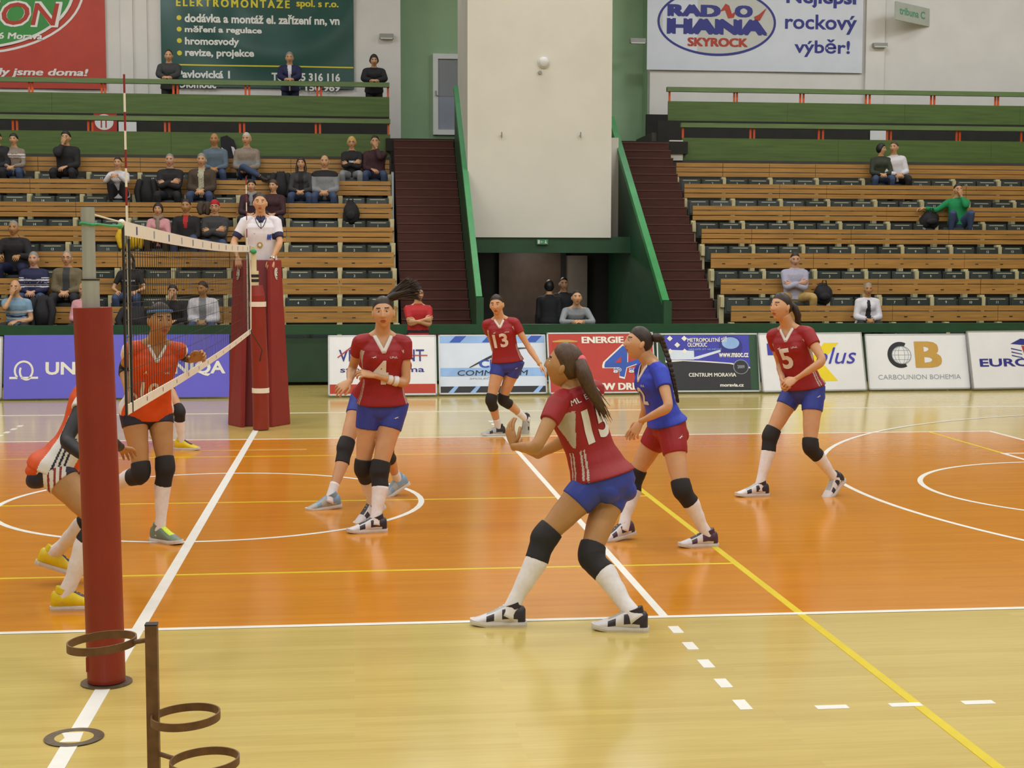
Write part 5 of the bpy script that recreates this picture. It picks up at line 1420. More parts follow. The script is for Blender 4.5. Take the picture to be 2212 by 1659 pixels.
P.bottom('shorts', C_nav, leg=.24); P.kneepads(C_pad, .80, 1.28); P.socks(C_sock, 1.24); P.shoes(OR_SH)
P.band('arm_sleeve', P.arm['l'], .55, 1.8, .004, C_sleeve); P.band('arm_sleeve', P.arm['r'], .75, 1.25, .004, C_sleeve)

P = player(dict(label='player with yellow shoes mostly hidden behind the orange player at the net', H=1.76, hip=(338, 838), neck=(330, 796), head=(328, 770), Y=8.3, dn=-.42, dh=-.1, ah=30, ac=20, look=(30, -10),
    foot={'l': ((402, 972), 70, 0, 0), 'r': ((356, 960), 60, 20, 0)}, kn={'l': ((388, 890), -1), 'r': ((362, 896), -1)},
    el={'l': ((350, 815), 1), 'r': ((310, 815), 1)}, wr={'l': ((345, 840), -1), 'r': ((318, 840), -1)}, skin=SK1, brow=H_dk))
P.hair(H_dk, PULLED); P.top('jersey', C_or, after=shirt_after(P, collar=C_white)); P.bottom('shorts', C_nav, leg=.24)
P.kneepads(C_pad); P.socks(C_sock, 1.3); P.shoes([S_y, S_y, S_dk, S_sole, S_dk])

P = player(dict(label='crouching orange jersey player with black sleeves, half hidden by the near net post', H=1.84, hip=(116, 1010), neck=(196, 835), head=(206, 803), Y=.8, dn=.05, dh=.03, ah=98, ac=104, look=(104, -4), bend=-.05,
    foot={'r': ((164, 1316), 92, 0, 0), 'l': ((152, 1240), 96, 20, .06)}, kn={'r': ((212, 1128), -1), 'l': ((216, 1110), 1)},
    el={'r': ((141, 952), -1), 'l': ((230, 950), 1)}, wr={'r': ((194, 996), -1), 'l': ((262, 968), 1)}, skin=SK2, brow=H_dk, curl=30, legw=1.05))
P.hair(H_gr, (.075, .03, -.07, .010))
def or_panel2(t, a, r):
    if r > .20 and t > .70: return 1
    b = abs(a); b = 180-b          # right side
    if b < 30 and -.2 < t < .62 and r < .22:
        for c in (-8, 1, 10):
            if abs((180-abs(a))*(1 if a > 0 else -1)-c) < 2.0 and t < .42: return 2
        return 1
    return 0
P.top('jersey', C_or, t0=-.055, sleeve=.30, infl=.019, mats=[C_or, C_white, C_nav], after=shirt_after(P, .08, .06, or_panel2, C_white, .007))
def sh_panel(o, P=P):
    for f in o.data.polygons:
        c = f.center; q = c-P.hip; a = math.degrees(math.atan2(q.dot(P.fh), -q.dot(P.lh)))
        if q.dot(P.lh) < -.05:
            s_ = q.dot(P.fh)
            if -.05 < s_ < .08: f.material_index = 2 if any(abs(s_-k) < .007 for k in (-.02, .015, .05)) else 1
P.bottom('shorts', C_nav, leg=.26, mats=[C_nav, C_white, C_stripe], after=sh_panel); P.kneepads(C_pad); P.socks(C_sock, 1.22); P.shoes([S_y, S_y, S_dk, S_sole, S_y])
for q in 'lr': P.band('arm_sleeve', P.arm[q], .22, 1.9, .005, C_sleeve)
flush()

# ---------------------------------------------------------------- referee and other standing people
T_blk = mat('black_jacket_cloth', '#1f1e22', .8, .12, 25); T_dgr = mat('dark_grey_jacket_cloth', '#3a3b3d', .8, .12, 25); T_nav = mat('navy_jacket_cloth', '#20234a', .75, .1, 25)
T_wht = mat('white_shirt_cloth', '#d8d5dc', .7, .04, 25); T_gry = mat('grey_sweater_cloth', '#8c8f94', .8, .08, 30); T_red = mat('red_tee_cloth', '#b01d22', .7, .07, 25)
T_jean = mat('blue_jeans_cloth', '#3a4a6b', .8, .15, 40); T_dkt = mat('dark_trousers_cloth', '#24242b', .8, .1, 30); T_brn = mat('brown_jacket_cloth', '#4a3c30', .8, .12, 25); T_olv = mat('olive_jacket_cloth', '#6b6148', .8, .12, 25)
T_pnk = mat('pink_sweater_cloth', '#d59aa0', .8, .06, 30); T_bei = mat('beige_sweater_cloth', '#8d8073', .8, .12, 35); T_mar = mat('maroon_sweater_cloth', '#40232a', .8, .1, 30); T_pur = mat('plum_coat_cloth', '#38222f', .8, .1, 30)
T_lbl = mat('light_blue_polo_cloth', '#7f9fb8', .75, .06, 30); T_grn = mat('green_sweater_cloth', '#178a52', .8, .07, 30); T_kha = mat('khaki_trousers_cloth', '#b89a5e', .8, .08, 30); T_lil = mat('pale_lilac_sweater_cloth', '#a9a7bb', .8, .06, 30)
T_bgr = mat('blue_grey_shirt_cloth', '#5d6f7d', .8, .07, 30); T_ora = mat('orange_lining', '#e06a2a', .7, .06, 20); T_yel = mat('yellow_jacket_cloth', '#e0b414', .7, .08, 20); T_mau = mat('pale_sleeve_cloth', '#a58f9a', .8, .08, 30); T_pat = mat('checked_shirt_cloth', '#b5b29a', .8, .5, 60)
T_dol = mat('dark_olive_jacket_cloth', '#33382a', .8, .12, 25)
SH_D = [mat('dark_leather_shoe', '#26211f', .5, .1, 20)]*5
DECO = {}
ST = dict(short=(.074, .03, -.045, .011), crop=(.078, .04, -.04, .006), fringe=(.045, .02, -.05, .014), bob=(.062, -.055, -.09, .020), long=(.066, -.03, -.10, .016), bald=(.13, .125, -.02, .005), rim=(.14, .012, -.05, .009), full=(.066, .02, -.06, .018))
def long_hair(L=.22, r=.03):
    def f(G, T):
        for s_ in (-1, 1):
            G.tube([T((s_*.066, -.02, .03)), T((s_*.082, -.01, -.05)), T((s_*.085, .005, -.12)), T((s_*.075, .03, -L))], [.018, .026, .028, .012], 10, round_=True)
        G.tube([T((0, -.085, .0)), T((0, -.09, -.08)), T((0, -.085, -L))], [(.07, .025), (.075, .025), (.05, .015)], 12, ref=T((0, 1, 0))-T((0, 0, 0)), round_=True)
    return f
def glasses(P, m=None):
    m = m or T_blk; G = Geo(); T = P.T
    for s_ in (-1, 1):
        G.tube([T((s_*.031+.021*math.cos(t), .098-.004*abs(math.cos(t)), .011+.016*math.sin(t))) for t in np.linspace(0, 2*math.pi, 17)], .0022*P.hs, 5)
        G.tube([T((s_*.052, .095, .014)), T((s_*.078, .05, .012)), T((s_*.08, .0, .01))], .002*P.hs, 5)
    G.tube([T((-.01, .1, .014)), T((.01, .1, .014))], .0022*P.hs, 5); return G.build('glasses', m, P.root)
def scarf(P, m):
    fw = P.fc; G = Geo(); pts = [P.neck+P.up*(.035+.012*math.sin(3*t))*P.h+P.lc*.085*P.h*math.cos(t)+fw*.085*P.h*math.sin(t)-P.up*.03*max(0, math.sin(t)) for t in np.linspace(0, 2*math.pi, 26)]
    G.tube(pts, .032*P.h, 10); G.tube([P.neck+fw*.1*P.h, P.neck+fw*.13*P.h-P.up*.1*P.h, P.neck+fw*.13*P.h-P.up*.22*P.h], [(.03, .02), (.04, .018), (.035, .012)], 10, ref=fw, round_=True)
    return G.build('scarf', m, P.root, smooth=True)
def bands(P, lst, arms=False):
    def f(o):
        L = (P.neck-P.hip).length
        for q in o.data.polygons:
            t = (q.center-P.hip).dot(P.up)/L
            for a, b, mi in lst:
                if a < t < b: q.material_index = mi
    return f
def front_open(P, w0=.035, w1=.075, mi=1, t0=.0, t1=1.05):
    def f(o):
        L = (P.neck-P.hip).length; fw = P.fc
        for q in o.data.polygons:
            r = q.center-P.hip; t = r.dot(P.up)/L; c = lerp(P.hip, P.neck, t); d = q.center-c
            if t0 < t < t1 and d.dot(fw) > .02 and abs(d.dot(P.lc)) < lerp(w0, w1, max(0, t)): q.material_index = mi
    return f
def chest_patch(P, t0, t1, w, mi=1):
    def f(o):
        L = (P.neck-P.hip).length
        for q in o.data.polygons:
            r = q.center-P.hip; t = r.dot(P.up)/L; d = q.center-lerp(P.hip, P.neck, t)
            if t0 < t < t1 and d.dot(P.fc) > .05 and abs(d.dot(P.lc)) < w: q.material_index = mi
    return f
def figure(label, H, sex, hip, lean, face, look, arms, legs, cloth, skin_=SK1, brow=H_dk, hair=None, bulk=1.06, side=0, headtilt=0, group='spectators', turn=None, pants=T_jean, shoes=SH_D, fine=False, infl=.022, sleeve=1.9, headfwd=.03, topname='jacket', topafter=None, topmats=None, curl=40, hskip=(), pinfl=.016):
    """parametric sitting or standing body; arms / legs are functions returning joint positions"""
    P = Person(label, H, sex, fine, bulk, group); h = P.h
    f = az(face); l = azl(face); hip = V(hip); la = math.radians(lean)
    neck = hip+(ez*math.cos(la)+f*math.sin(la)+l*side)*.30*H
    P.setup((hip.x, hip.y, 0)); P.spine(hip, neck, face, face if turn is None else turn); P.bend = .02
    L = P.L; P.foot_dir, P.foot_up, P.an, P.kn, P.el, P.wr = {}, {}, {}, {}, {}, {}
    
    for q in 'lr': P.sh[q] = P.sh[q]-P.up*.014*h
    legs(P, f, l); arms(P, f, l)
    a, pit = look; hf = az(a)*math.cos(math.radians(pit))+ez*math.sin(math.radians(pit))
    hc = neck+(ez*.85+f*headfwd*4+P.up*.15).normalized()*.166*h+l*headtilt*.1
    P.head(hc, hf, ez+l*headtilt, h*(1.05 if sex == 'f' else 1.09)); P.limbs(); P.thumb = {'l': 1, 'r': -1}
    P.body(skin_, brow, curl=curl, hskip=hskip, handn={q: P.hn[q] for q in P.hn} if hasattr(P, 'hn') else {}, handdir=getattr(P, 'hd', {}))
    if hair: P.hair(hair[0], ST[hair[1]], hair[2] if len(hair) > 2 else None)
    af = topafter(P) if topafter else None
    P.top(topname, cloth, t0=-.045, t1=1.035, sleeve=sleeve, infl=infl, arm_infl=infl*.75, mats=topmats or cloth, after=af)
    P.bottom('trousers', pants, leg=1.93, infl=pinfl, leg_infl=pinfl)
    P.shoes(shoes)
    return P
def sit_legs(spread=.1, drop=.0, fwd=.43, cross=False, knees_up=0, footf=.0):
    def g(P, f, l):
        L = P.L
        for q, s_ in (('l', 1), ('r', -1)):
            kz = .03+knees_up; d = (f*fwd+l*s_*spread+ez*kz).normalized()
            P.kn[q] = P.hips[q]+d*L['th']
            an = P.kn[q]-ez*(P.kn[q].z-P.floor-.09*P.h)
            r = P.kn[q]-P.hips[q]; an = V((P.kn[q].x, P.kn[q].y, 0))-f*(-footf); 
            dz = P.kn[q].z-(P.floor+.09*P.h); hor = math.sqrt(max(.0, L['sh']**2-dz**2)) if dz < L['sh'] else 0
            bk = .13; an = P.kn[q]-ez*math.sqrt(L['sh']**2-bk*bk)-f*bk; an.z = max(an.z, P.floor+.09*P.h)
            P.an[q] = an; P.foot_dir[q] = f+l*s_*.15; P.foot_up[q] = ez
        if cross:
            P.kn['r'] = P.hips['r']+(f*.40+l*.06+ez*.14).normalized()*L['th']; P.an['r'] = P.kn['r']+(l*.32+f*.08-ez*.18).normalized()*L['sh']; P.foot_dir['r'] = (l*.6+f*.6).normalized(); P.foot_up['r'] = (ez*.8-l*.2).normalized()
    return g
def stand_legs(spread=.03):
    def g(P, f, l):
        L = P.L
        for q, s_ in (('l', 1), ('r', -1)):
            P.an[q] = V((P.hips[q].x, P.hips[q].y, P.floor+.09*P.h))+l*s_*spread
            P.kn[q] = (P.hips[q]+P.an[q])/2+f*.03; P.foot_dir[q] = f+l*s_*.25; P.foot_up[q] = ez
    return g
def reach(P, q, tgt, out, drop=0):
    """two-bone reach: wrist to tgt, elbow pushed along out"""
    L = P.L; A = P.sh[q]; d = tgt-A; D = min(d.length, (L['ua']+L['fa'])*.985); d.normalize(); tgt = A+d*D
    x = (L['ua']**2-L['fa']**2+D*D)/(2*D); y = math.sqrt(max(0, L['ua']**2-x*x)); o = V(out)-d*d.dot(V(out)); o.normalize()
    P.el[q] = A+d*x+o*y; P.wr[q] = tgt
def arms_lap(P, f, l, clasp=True, fw=.30, up=.12):
    P.hn, P.hd = {}, {}
    for q, s_ in (('l', 1), ('r', -1)):
        reach(P, q, P.hip+f*fw+ez*up+l*s_*(.045 if clasp else .15), l*s_*.7-f*.4-ez*.6)
        P.hn[q] = ez*.7+l*s_*.4; P.hd[q] = (f*.6-l*s_*.6-ez*.3) if clasp else (f-ez*.3)
def arms_fold(P, f, l):
    P.hn, P.hd = {}, {}
    for q, s_ in (('l', 1), ('r', -1)):
        reach(P, q, lerp(P.hip, P.neck, .46 if q == 'l' else .52)+f*.20*P.h-l*s_*.07, l*s_-ez*.6)
        P.hn[q] = f; P.hd[q] = -l*s_+ez*.1
def arms_chin(who='r'):
    def g(P, f, l):
        arms_lap(P, f, l); s_ = 1 if who == 'l' else -1
        reach(P, who, P.neck+f*.15*P.h+ez*.035*P.h+l*s_*.03, l*s_*.5-ez*1.0+f*.3); P.hn[who] = f+l*s_*.3; P.hd[who] = ez-l*s_*.3+f*.1
    return g
def arms_rail(P, f, l, z=None, dist=.3, gap=.05):
    P.hn, P.hd = {}, {}
    for q, s_ in (('l', 1), ('r', -1)):
        t = V((P.hip.x, P.hip.y, P.railz+.05))+f*dist+l*s_*gap
        reach(P, q, t, l*s_*.9-ez*.3); P.hn[q] = ez*.6+f*.5; P.hd[q] = (f*.4-l*s_*.8)
def arms_down(P, f, l):
    P.hn, P.hd = {}, {}
    for q, s_ in (('l', 1), ('r', -1)):
        reach(P, q, P.sh[q]-ez*.52*P.h+f*.08+l*s_*.06, -f); P.hn[q] = l*s_; P.hd[q] = -ez+f*.2
def attach(fn, **kw):
    def g(P, f, l):
        for k, v in kw.items(): setattr(P, k, v)
        return fn(P, f, l)
    return g

# referee on the stand
P = Person('referee in white polo shirt with whistle, standing behind the red pads of the stand', 1.82, 'm', True, 1.12)
Yr = 10.95; hip = PY(566, 592, Yr); neck = PY(563, 467, Yr-.02); P.setup((hip.x, Yr, 0)); P.spine(hip, neck, 4, 4)
P.foot_dir, P.foot_up, P.an, P.kn, P.el, P.wr = {}, {}, {}, {}, {}, {}; P.floor = 1.2
stand_legs(.04)(P, az(4), azl(4)); L = P.L
P.wr = {'r': PY(513, 556, Yr-.28), 'l': PY(588, 560, Yr-.28)}
reach(P, 'r', P.wr['r'], V((-.6, -.1, -.7))); reach(P, 'l', P.wr['l'], V((1., -.1, -.3)))
P.head(PY(562, 439, Yr-.06), az(2), (0.02, 0, 1)); P.limbs(); P.thumb = {'l': 1, 'r': -1}
P.body(SK1, H_dk, curl=60, handdir={'l': V((-.15, -.5, -.8)), 'r': V((.15, -.5, -.8))}, handn={'l': V((0, -1, .5)), 'r': V((0, -1, .5))})
P.hair(H_dk, (.082, .035, -.045, .008))
def ref_marks(P, o):
    for f in o.data.polygons:
        for q, s_ in (('l', 1), ('r', -1)):
            a = P.arm[q]; w = (f.center-P.sh[q]); d = (P.el[q]-P.sh[q]); 
            if .60 < w.dot(d)/d.length_squared < .80 and (f.center-lerp(P.sh[q], P.el[q], .68)).length < .095: f.material_index = 1
    P.print_on(o, 'AVF', .64, .10, .075, M_blue, 'front', .12, name='blue_badge', width=.06); P.print_on(o, 'gala', .70, -.085, .012, M_blk, 'front', .02, name='chest_mark')
    fw = P.fc; c, _ = P.project(o, lerp(P.hip, P.neck, .50)-P.lc*.02, fw, .004)
    Geo().tube([c, c+fw*.008], .036, 24).build('medal', mat('brass_medal', '#b89a55', .35, .1, 20, metal=.6), P.root)
    Geo().tube([c+fw*.008, c+fw*.010], .018, 18).build('medal_centre', M_sheet, P.root)
    pts = [P.project(o, P.neck+P.lc*x-P.up*u, fw, .006)[0] for x, u in ((-.07, .02), (-.06, .07), (-.03, .13), (0, .16), (.03, .13), (.06, .07), (.07, .02))]
    Geo().tube(pts, .0045, 6).build('lanyard', M_strap, P.root); p = PY(563, 468, pts[3].y-.04); Geo().tube([pts[3], p], .0045, 6).build('lanyard_cord', M_strap, P.root); Geo().ell(p, V((.01, 0, 0)), V((0, .012, 0)), V((0, 0, .018))).build('whistle', M_strap, P.root)
P.top('polo_shirt', T_wht, t0=-.04, sleeve=.80, infl=.018, mats=[T_wht, T_nav], after=shirt_after(P, .07, .05, None, T_nav, .016, ref_marks, hole=.060))
P.bottom('trousers', T_dkt, leg=1.93, infl=.015, leg_infl=.02); P.shoes(SH_D)
Geo().tube([P.arm['l'].c(1.9)+V((0, 0, .0)), P.arm['l'].c(1.97)], [.036, .036], 16).build('wrist_watch', mat('silver_watch', '#cfd0d4', .25, .05, 20, metal=.8), P.root)

# man in a red tee shirt behind the boards
Yc = 15.55
c = PY(903, 702, Yc)
P = figure('man in red tee shirt with folded arms, standing behind the boards by the left stairs', 1.70, 'm', (c.x, Yc, .89), 0, 8, (20, -4), attach(arms_fold, floor=0), attach(stand_legs(), floor=0), T_red, hair=(H_bk, 'short'), group='staff', pants=T_blk, infl=.014, sleeve=.62, topname='tee_shirt', fine=False)
# two in the doorway, one on the barrier
c = PY(1217, 660, 20.6)
figure('man in black coat standing in the dark entrance doorway', 1.80, 'm', (c.x, 20.6, .95), 0, 0, (0, 0), attach(arms_down, floor=0), attach(stand_legs(), floor=0), T_blk, hair=(H_bk, 'crop'), group='people in the entrance', pants=T_dkt)
c = PY(1186, 680, 20.3)
figure('hooded figure in black seen from behind in the dark entrance', 1.74, 'm', (c.x, 20.3, .92), 3, 170, (175, -5), attach(arms_down, floor=0), attach(stand_legs(), floor=0), T_blk, hair=(H_bk, 'long'), group='people in the entrance', pants=T_blk)
c = PY(1240, 706, 17.2)
P = figure('person in grey long sleeve shirt leaning on the barrier in front of the entrance', 1.74, 'm', (c.x, 17.22, .86), 30, 0, (0, 4), attach(lambda P, f, l: arms_rail(P, f, l, dist=.50, gap=.04), floor=0, railz=zt-.01), attach(stand_legs(), floor=0), T_gry, hair=(H_bk, 'crop'), group='people in the entrance', pants=T_dkt, infl=.013, topname='sweater', headfwd=.06)
# three men on the gallery
def gallery(px, py_head, label, cloth, hair, Yg=24.95, H=1.75, lean=14, sk=SK1, **kw):
    c = PY(px, 200, Yg)
    return figure(label, H, 'm', (c.x, Yg, 5.0+.52*H), lean, 0, (0, -6), attach(lambda P, f, l: arms_rail(P, f, l, dist=.52, gap=.05), floor=5.0, railz=zG[3]), attach(stand_legs(), floor=5.0), cloth, hair=hair, skin_=sk, group='men on the gallery', pants=kw.pop('pants', T_dkt), infl=.035, headfwd=.05, **kw)
gallery(368, 150, 'balding man in dark grey jacket leaning on the upper gallery railing', T_dgr, (H_dk, 'rim'), H=1.74, pants=T_dgr)
gallery(627, 150, 'man in navy jacket over white shirt leaning on the upper gallery railing', T_nav, (H_gr, 'short'), H=1.74, topmats=[T_nav, T_wht], topafter=lambda P: front_open(P, .012, .045), pants=T_nav)
gallery(808, 155, 'man in black hooded jacket leaning on the right end of the left upper railing', T_blk, (H_bk, 'bob'), H=1.72, lean=20, pants=T_blk)
flush()

# ---------------------------------------------------------------- spectators on the benches
def seated(px, row, label, cloth, hair, sex='m', H=1.74, lean=4, face=None, look=None, arms=arms_lap, legs=None, pants=T_jean, sk=SK1, brow=H_dk, dz=0, **kw):
    Y = rowY(row)-.22; F = rowF(row); c = PY(px, 574, Y)
    for k, x, o in SEATS:
        if k == row and abs(x-c.x) < .30: o.rotation_euler[0] = math.radians(84); o.location.z = .40; o.location.y = -.10
    face = (-3 if px < 900 else -8)+(kw.pop('dface', 0)) if face is None else face
    return figure(label, H, sex, (c.x, Y, F+.45+.085+dz), lean, face, look or (face, 0), attach(arms, floor=F), attach(legs or sit_legs(), floor=F), cloth, hair=hair, skin_=sk, brow=brow, pants=pants, **kw)
# topmost row, left stand
seated(2, 6, 'spectator in black coat cut off by the left edge, topmost left bench row', T_blk, (H_bk, 'short'), pants=T_blk, infl=.035)
seated(38, 6, 'woman with short dark hair in beige waistcoat with pale sleeves, topmost left bench row', T_bei, (H_bk, 'full'), 'f', H=1.66, topmats=[T_bei, T_mau, T_wht], topafter=lambda P: bands(P, [(.62, .66, 2), (.72, .76, 2)]), infl=.02)
seated(150, 6, 'dark haired man in black coat with hand at his chin, topmost left bench row', T_blk, (H_bk, 'full'), arms=arms_chin('r'), pants=T_blk, infl=.035, H=1.78)
seated(470, 6, 'bald man in blue grey shirt beside the hanging jacket, topmost left bench row', T_bgr, None, H=1.76, topname='shirt', side=-.03, infl=.02, sk=SK2)
seated(537, 6, 'white haired man in brown grey sweater with crossed legs, topmost left bench row', T_bei, (H_wh, 'short'), H=1.80, legs=sit_legs(cross=True), topmats=[T_bei, T_gry], topafter=lambda P: bands(P, [(.42, .56, 1)]), topname='sweater', bulk=1.15, look=(-14, 0))
P = seated(762, 6, 'blonde woman with glasses in black sweater, topmost left bench row', T_blk, (H_bl, 'bob'), 'f', H=1.68, arms=arms_fold, pants=T_gry, topmats=[T_blk, T_wht], topafter=lambda P: chest_patch(P, .55, .62, .06), topname='sweater'); DECO['g1'] = P
seated(812, 6, 'man in maroon sweater at the stair end of the topmost left bench row', T_mar, (H_dk, 'short'), topname='sweater', arms=arms_chin('l'), bulk=1.15, pants=T_jean, topmats=[T_mar, T_blk])
# sixth row
seated(262, 5, 'woman in white jacket hugging her knees, second left bench row from the top', T_wht, (H_dk, 'short'), 'f', H=1.64, lean=12, arms=lambda P, f, l: arms_lap(P, f, l, fw=.44, up=.40), legs=sit_legs(spread=.06, knees_up=.35), pants=T_dkt)
seated(372, 5, 'grey haired man in black jacket with folded arms, second left bench row from the top', T_blk, (H_gr, 'crop'), arms=arms_fold, pants=T_blk, infl=.03, H=1.78, sk=SK3)
seated(440, 5, 'man in brown jacket over checked shirt, second left bench row from the top', T_brn, (H_gr, 'short'), topmats=[T_brn, T_pat], topafter=lambda P: front_open(P, .05, .06), infl=.035, H=1.80, bulk=1.15)
seated(653, 5, 'woman with long dark hair in grey cardigan, second left bench row from the top', T_dgr, (H_dk, 'long', long_hair(.26)), 'f', H=1.68, topmats=[T_dgr, T_blk], topafter=lambda P: front_open(P, .05, .05), topname='cardigan', pants=T_jean)
P = seated(704, 5, 'bald man in grey hoodie with black shoulders, second left bench row from the top', T_gry, (H_dk, 'bald'), H=1.78, topmats=[T_gry, T_blk], topafter=lambda P: bands(P, [(.80, 1.2, 1)]), topname='hoodie', infl=.028, bulk=1.12, lean=8)
# fifth row
P = seated(546, 4, 'dark haired woman with grey scarf and plum coat, just left above the referee', T_pur, (H_bk, 'full'), 'f', H=1.66, infl=.03, pants=T_dkt); DECO['s1'] = P
seated(592, 4, 'woman with short brown hair in dark coat, just right above the referee', T_mar, (H_br, 'full'), 'f', H=1.66, infl=.03, look=(-25, 0), side=.02, pants=T_dkt)
# fourth row
P = seated(345, 3, 'woman with fringe and scarf in pink sweater with raised knees, middle left bench row', T_pnk, (H_dk, 'bob'), 'f', H=1.64, legs=sit_legs(knees_up=.18), pants=T_brn, topname='sweater'); DECO['s2'] = P
seated(405, 3, 'man in black jacket over red shirt, left stand, middle row behind the net', T_blk, (H_dk, 'short'), H=1.80, topmats=[T_blk, T_red], topafter=lambda P: front_open(P, .0, .05, t0=.6), legs=sit_legs(knees_up=.1), sk=SK2)
P = seated(467, 3, 'man with dark red cap and glasses in grey hoodie, folded arms, behind the net', T_dgr, None, H=1.76, arms=arms_fold, topname='hoodie', infl=.03, bulk=1.12); DECO['g2'] = P
# third row
seated(37, 2, 'man in dark jacket resting his hands on the row before him, near left edge', T_blk, (H_gr, 'crop'), H=1.84, lean=14, arms=lambda P, f, l: arms_lap(P, f, l, clasp=False, fw=.46, up=.22), pants=T_nav, infl=.035, sk=SK2, dz=.04)
# second row
seated(75, 1, 'grey haired man in navy sweater with white knitted bands, near the left edge', T_nav, (H_gr, 'short'), H=1.72, topmats=[T_nav, T_wht, T_bei], topafter=lambda P: bands(P, [(.40, .43, 1), (.46, .50, 2), (.54, .56, 1), (.60, .66, 1), (.69, .71, 1)]), topname='sweater', infl=.026, sk=SK3, bulk=1.15)
P = seated(147, 1, 'man with dark glasses in olive jacket, left of the near net post', T_olv, (H_gr, 'rim'), H=1.76, topmats=[T_olv, T_dgr], topafter=lambda P: front_open(P, .06, .06), infl=.032, pants=T_dkt, bulk=1.12); DECO['g3'] = P
seated(280, 1, 'woman with long black hair in black printed shirt, behind the near end of net', T_blk, (H_bk, 'long', long_hair(.30)), 'f', H=1.68, topmats=[T_blk, T_wht], topafter=lambda P: chest_patch(P, .60, .66, .11), topname='shirt', infl=.014, sleeve=.7, arms=lambda P, f, l: arms_lap(P, f, l, clasp=False))
# front row
seated(38, 0, 'bald man in light blue striped polo with hand at his chin, front left corner', T_lbl, None, H=1.76, topmats=[T_lbl, T_wht, T_nav], topafter=lambda P: bands(P, [(.56, .64, 1), (.44, .48, 2), (.36, .40, 1)]), arms=arms_chin('r'), sleeve=.6, topname='polo_shirt', infl=.016, lean=16, pants=T_dkt, bulk=1.15)
seated(183, 0, 'short haired blonde woman in pink sweater beside the near net post', T_pnk, (H_bl, 'full'), 'f', H=1.62, lean=10, topname='sweater', pants=T_dkt, sk=SK3, bulk=1.15)
seated(376, 0, 'dark clothed spectator seen through the net behind the orange player', T_blk, (H_dk, 'full'), 'f', H=1.60, lean=18, arms=arms_chin('r'), pants=T_dkt)
seated(440, 0, 'man in white and grey jacket seen through the net, front left row', T_wht, (H_dk, 'short'), H=1.70, lean=14, topmats=[T_wht, T_gry], topafter=lambda P: front_open(P, .05, .06, t0=.3), infl=.034, look=(-30, -6), sk=SK2, bulk=1.1)
# right stand
seated(1897, 6, 'woman with dark hair in dark olive jacket, topmost right bench row', T_dol, (H_bk, 'bob'), 'f', H=1.64, look=(45, 0), side=.0, infl=.03)
seated(1931, 6, 'man in white shirt leaning towards the woman, topmost right bench row', T_wht, (H_br, 'short'), H=1.74, look=(-40, 0), side=-.12, topname='shirt', infl=.022, pants=T_blk)
def arm_out(P, f, l):
    arms_chin('l')(P, f, l); reach(P, 'r', P.sh['r']-l*.5-ez*.12+f*.02, -ez); P.hd['r'] = -l-ez*.1; P.hn['r'] = ez
seated(2066, 4, 'man in green sweater with one arm stretched out, middle of the right stand', T_grn, (H_dk, 'short'), H=1.74, lean=-4, arms=arm_out, legs=sit_legs(spread=.12, knees_up=.26), pants=T_jean, topname='sweater', infl=.022)
seated(1716, 1, 'man in pale lilac sweater and khaki trousers with folded arms, right stand', T_lil, (H_dk, 'crop'), H=1.78, arms=arms_fold, pants=T_kha, topname='sweater', infl=.024, legs=sit_legs(spread=.24), sk=SK3, look=(-8, -12))
seated(1874, 0, 'woman in white and black jacket leaning forward, front right row', T_wht, (H_gr, 'short'), 'f', H=1.64, lean=8, topmats=[T_wht, T_blk], topafter=lambda P: front_open(P, .07, .02, t1=.95), infl=.034, pants=T_blk, sk=SK2)
flush()
for k in ('g1', 'g2', 'g3'): glasses(DECO[k])
scarf(DECO['s1'], T_gry); scarf(DECO['s2'], T_bei)
P = DECO['g2']; P.hair(T_red, (.05, .03, -.02, .020)).name = 'knitted_cap'

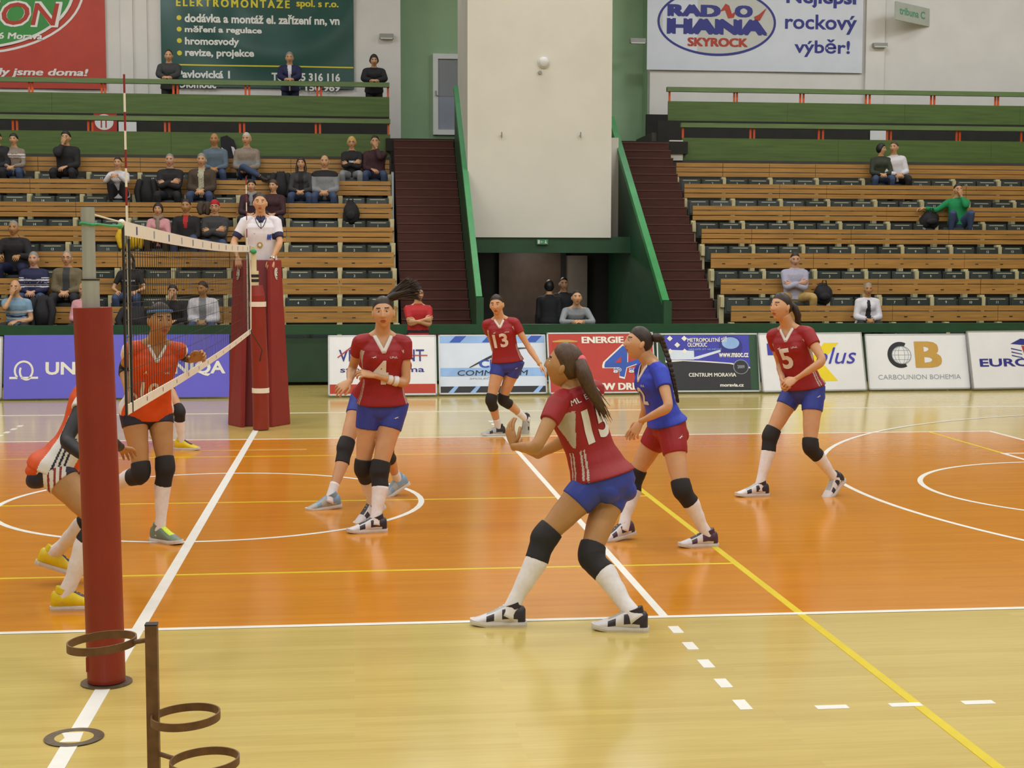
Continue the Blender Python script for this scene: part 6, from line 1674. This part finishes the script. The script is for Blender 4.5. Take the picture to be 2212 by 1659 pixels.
# coats, bags and other things left on the benches
def lump(name, px, py, row, dims, m, label, cat, dy=-.12, seed=1, parts=None, up=0):
    """soft bag or coat: a sagging rounded volume standing on the bench"""
    Y = rowY(row)+dy; c = PY(px, py, Y); rnd = random.Random(seed); w, d, h = dims
    root = empty(name, (c.x, Y, c.z-h), label, cat)
    G = Geo(); R = []
    for j in range(9):
        t = j/8; z = c.z-h+2*h*t; k = (math.sin(math.pi*min(1, .18+.82*t))**.55) if t < 1 else .35
        R.append([V((c.x+w*k*math.cos(a)*(1+.10*math.sin(3*a+seed+j)), Y+d*k*math.sin(a)*(1+.1*math.cos(2*a+j)), z+.02*math.sin(4*a+seed))) for a in [2*math.pi*i/18 for i in range(18)]])
    G.rings(R); G.build('bag_body' if cat in ('backpack', 'bag') else 'coat_body', m, root, smooth=True)
    if cat in ('backpack', 'bag'):
        Geo().tube([V((c.x-.05, Y-d*.6, c.z+h*.85)), V((c.x-.03, Y-d*.6, c.z+h+.06)), V((c.x+.03, Y-d*.6, c.z+h+.06)), V((c.x+.05, Y-d*.6, c.z+h*.85))], .012, 8).build('carry_handle', M_strap, root)
        Geo().ell(V((c.x, Y-d*.85, c.z-h*.3)), V((w*.6, 0, 0)), V((0, d*.4, 0)), V((0, 0, h*.42))).build('front_pocket', m, root, smooth=True)
    else:
        for s_ in (-1, 1): Geo().tube([V((c.x+s_*w*.7, Y-d*.5, c.z+h*.7)), V((c.x+s_*w*.95, Y-d*.9, c.z)), V((c.x+s_*w*.75, Y-d*1.0, c.z-h*.85))], [.06, .06, .045], 10, round_=True).build('sleeve', m, root, smooth=True)
    return root
lump('coat', 318, 415, 5, (.19, .14, .28), T_blk, 'black coat heaped beside the grey haired man in black', 'coat', seed=2)
lump('coat', 607, 398, 5, (.20, .13, .24), T_blk, 'black coat left of the woman with long dark hair', 'coat', seed=3)
lump('backpack', 758, 458, 4, (.16, .13, .22), T_blk, 'black backpack on the left bench near the stairs', 'backpack', seed=4)
lump('coat', 285, 512, 3, (.24, .14, .22), T_yel, 'yellow jacket spread on the bench behind the near net end', 'jacket', seed=5)
lump('hat', 442, 450, 3, (.09, .09, .10), T_brn, 'brown hat hung on the bench back left of the man with the cap', 'hat', dy=-.09, seed=6)
lump('coat', 93, 672, 0, (.20, .15, .26), T_blk, 'dark coat beside the bald man in the front left corner', 'coat', seed=7)
lump('coat', 295, 690, 0, (.30, .16, .22), T_blk, 'dark coats heaped behind the net post in the front row', 'coat', seed=8)
lump('backpack', 2008, 474, 4, (.20, .15, .16), T_blk, 'black bag beside the man in the green sweater', 'bag', seed=9)
lump('backpack', 1777, 634, 1, (.18, .14, .18), T_blk, 'black bag beside the man in khaki trousers', 'bag', seed=10)
# jacket hung over the gallery board
Yj = 22.62; jr = empty('hanging_jacket', (PY(492, 340, Yj).x, Yj, PY(492, 385, Yj).z), 'black jacket with white and orange panels hung on the lower gallery railing', 'jacket')
def pan(pts, m, name, dy=0, t=.05): Geo().poly([PY(a, b, Yj+dy) for a, b in pts], t, (0, -1, 0)).build(name, m, jr, bevel=.012)
pan([(476, 296), (490, 292), (505, 302), (514, 330), (510, 375), (505, 392), (480, 392), (478, 340)], T_blk, 'back')
pan([(478, 318), (484, 322), (491, 352), (482, 350)], T_wht, 'white_panel', -.03, .04); pan([(482, 350), (491, 352), (499, 366), (497, 372), (484, 372)], T_ora, 'orange_panel', -.03, .04); pan([(499, 316), (505, 318), (514, 335), (511, 352), (506, 345)], T_wht, 'white_panel', -.03, .04)
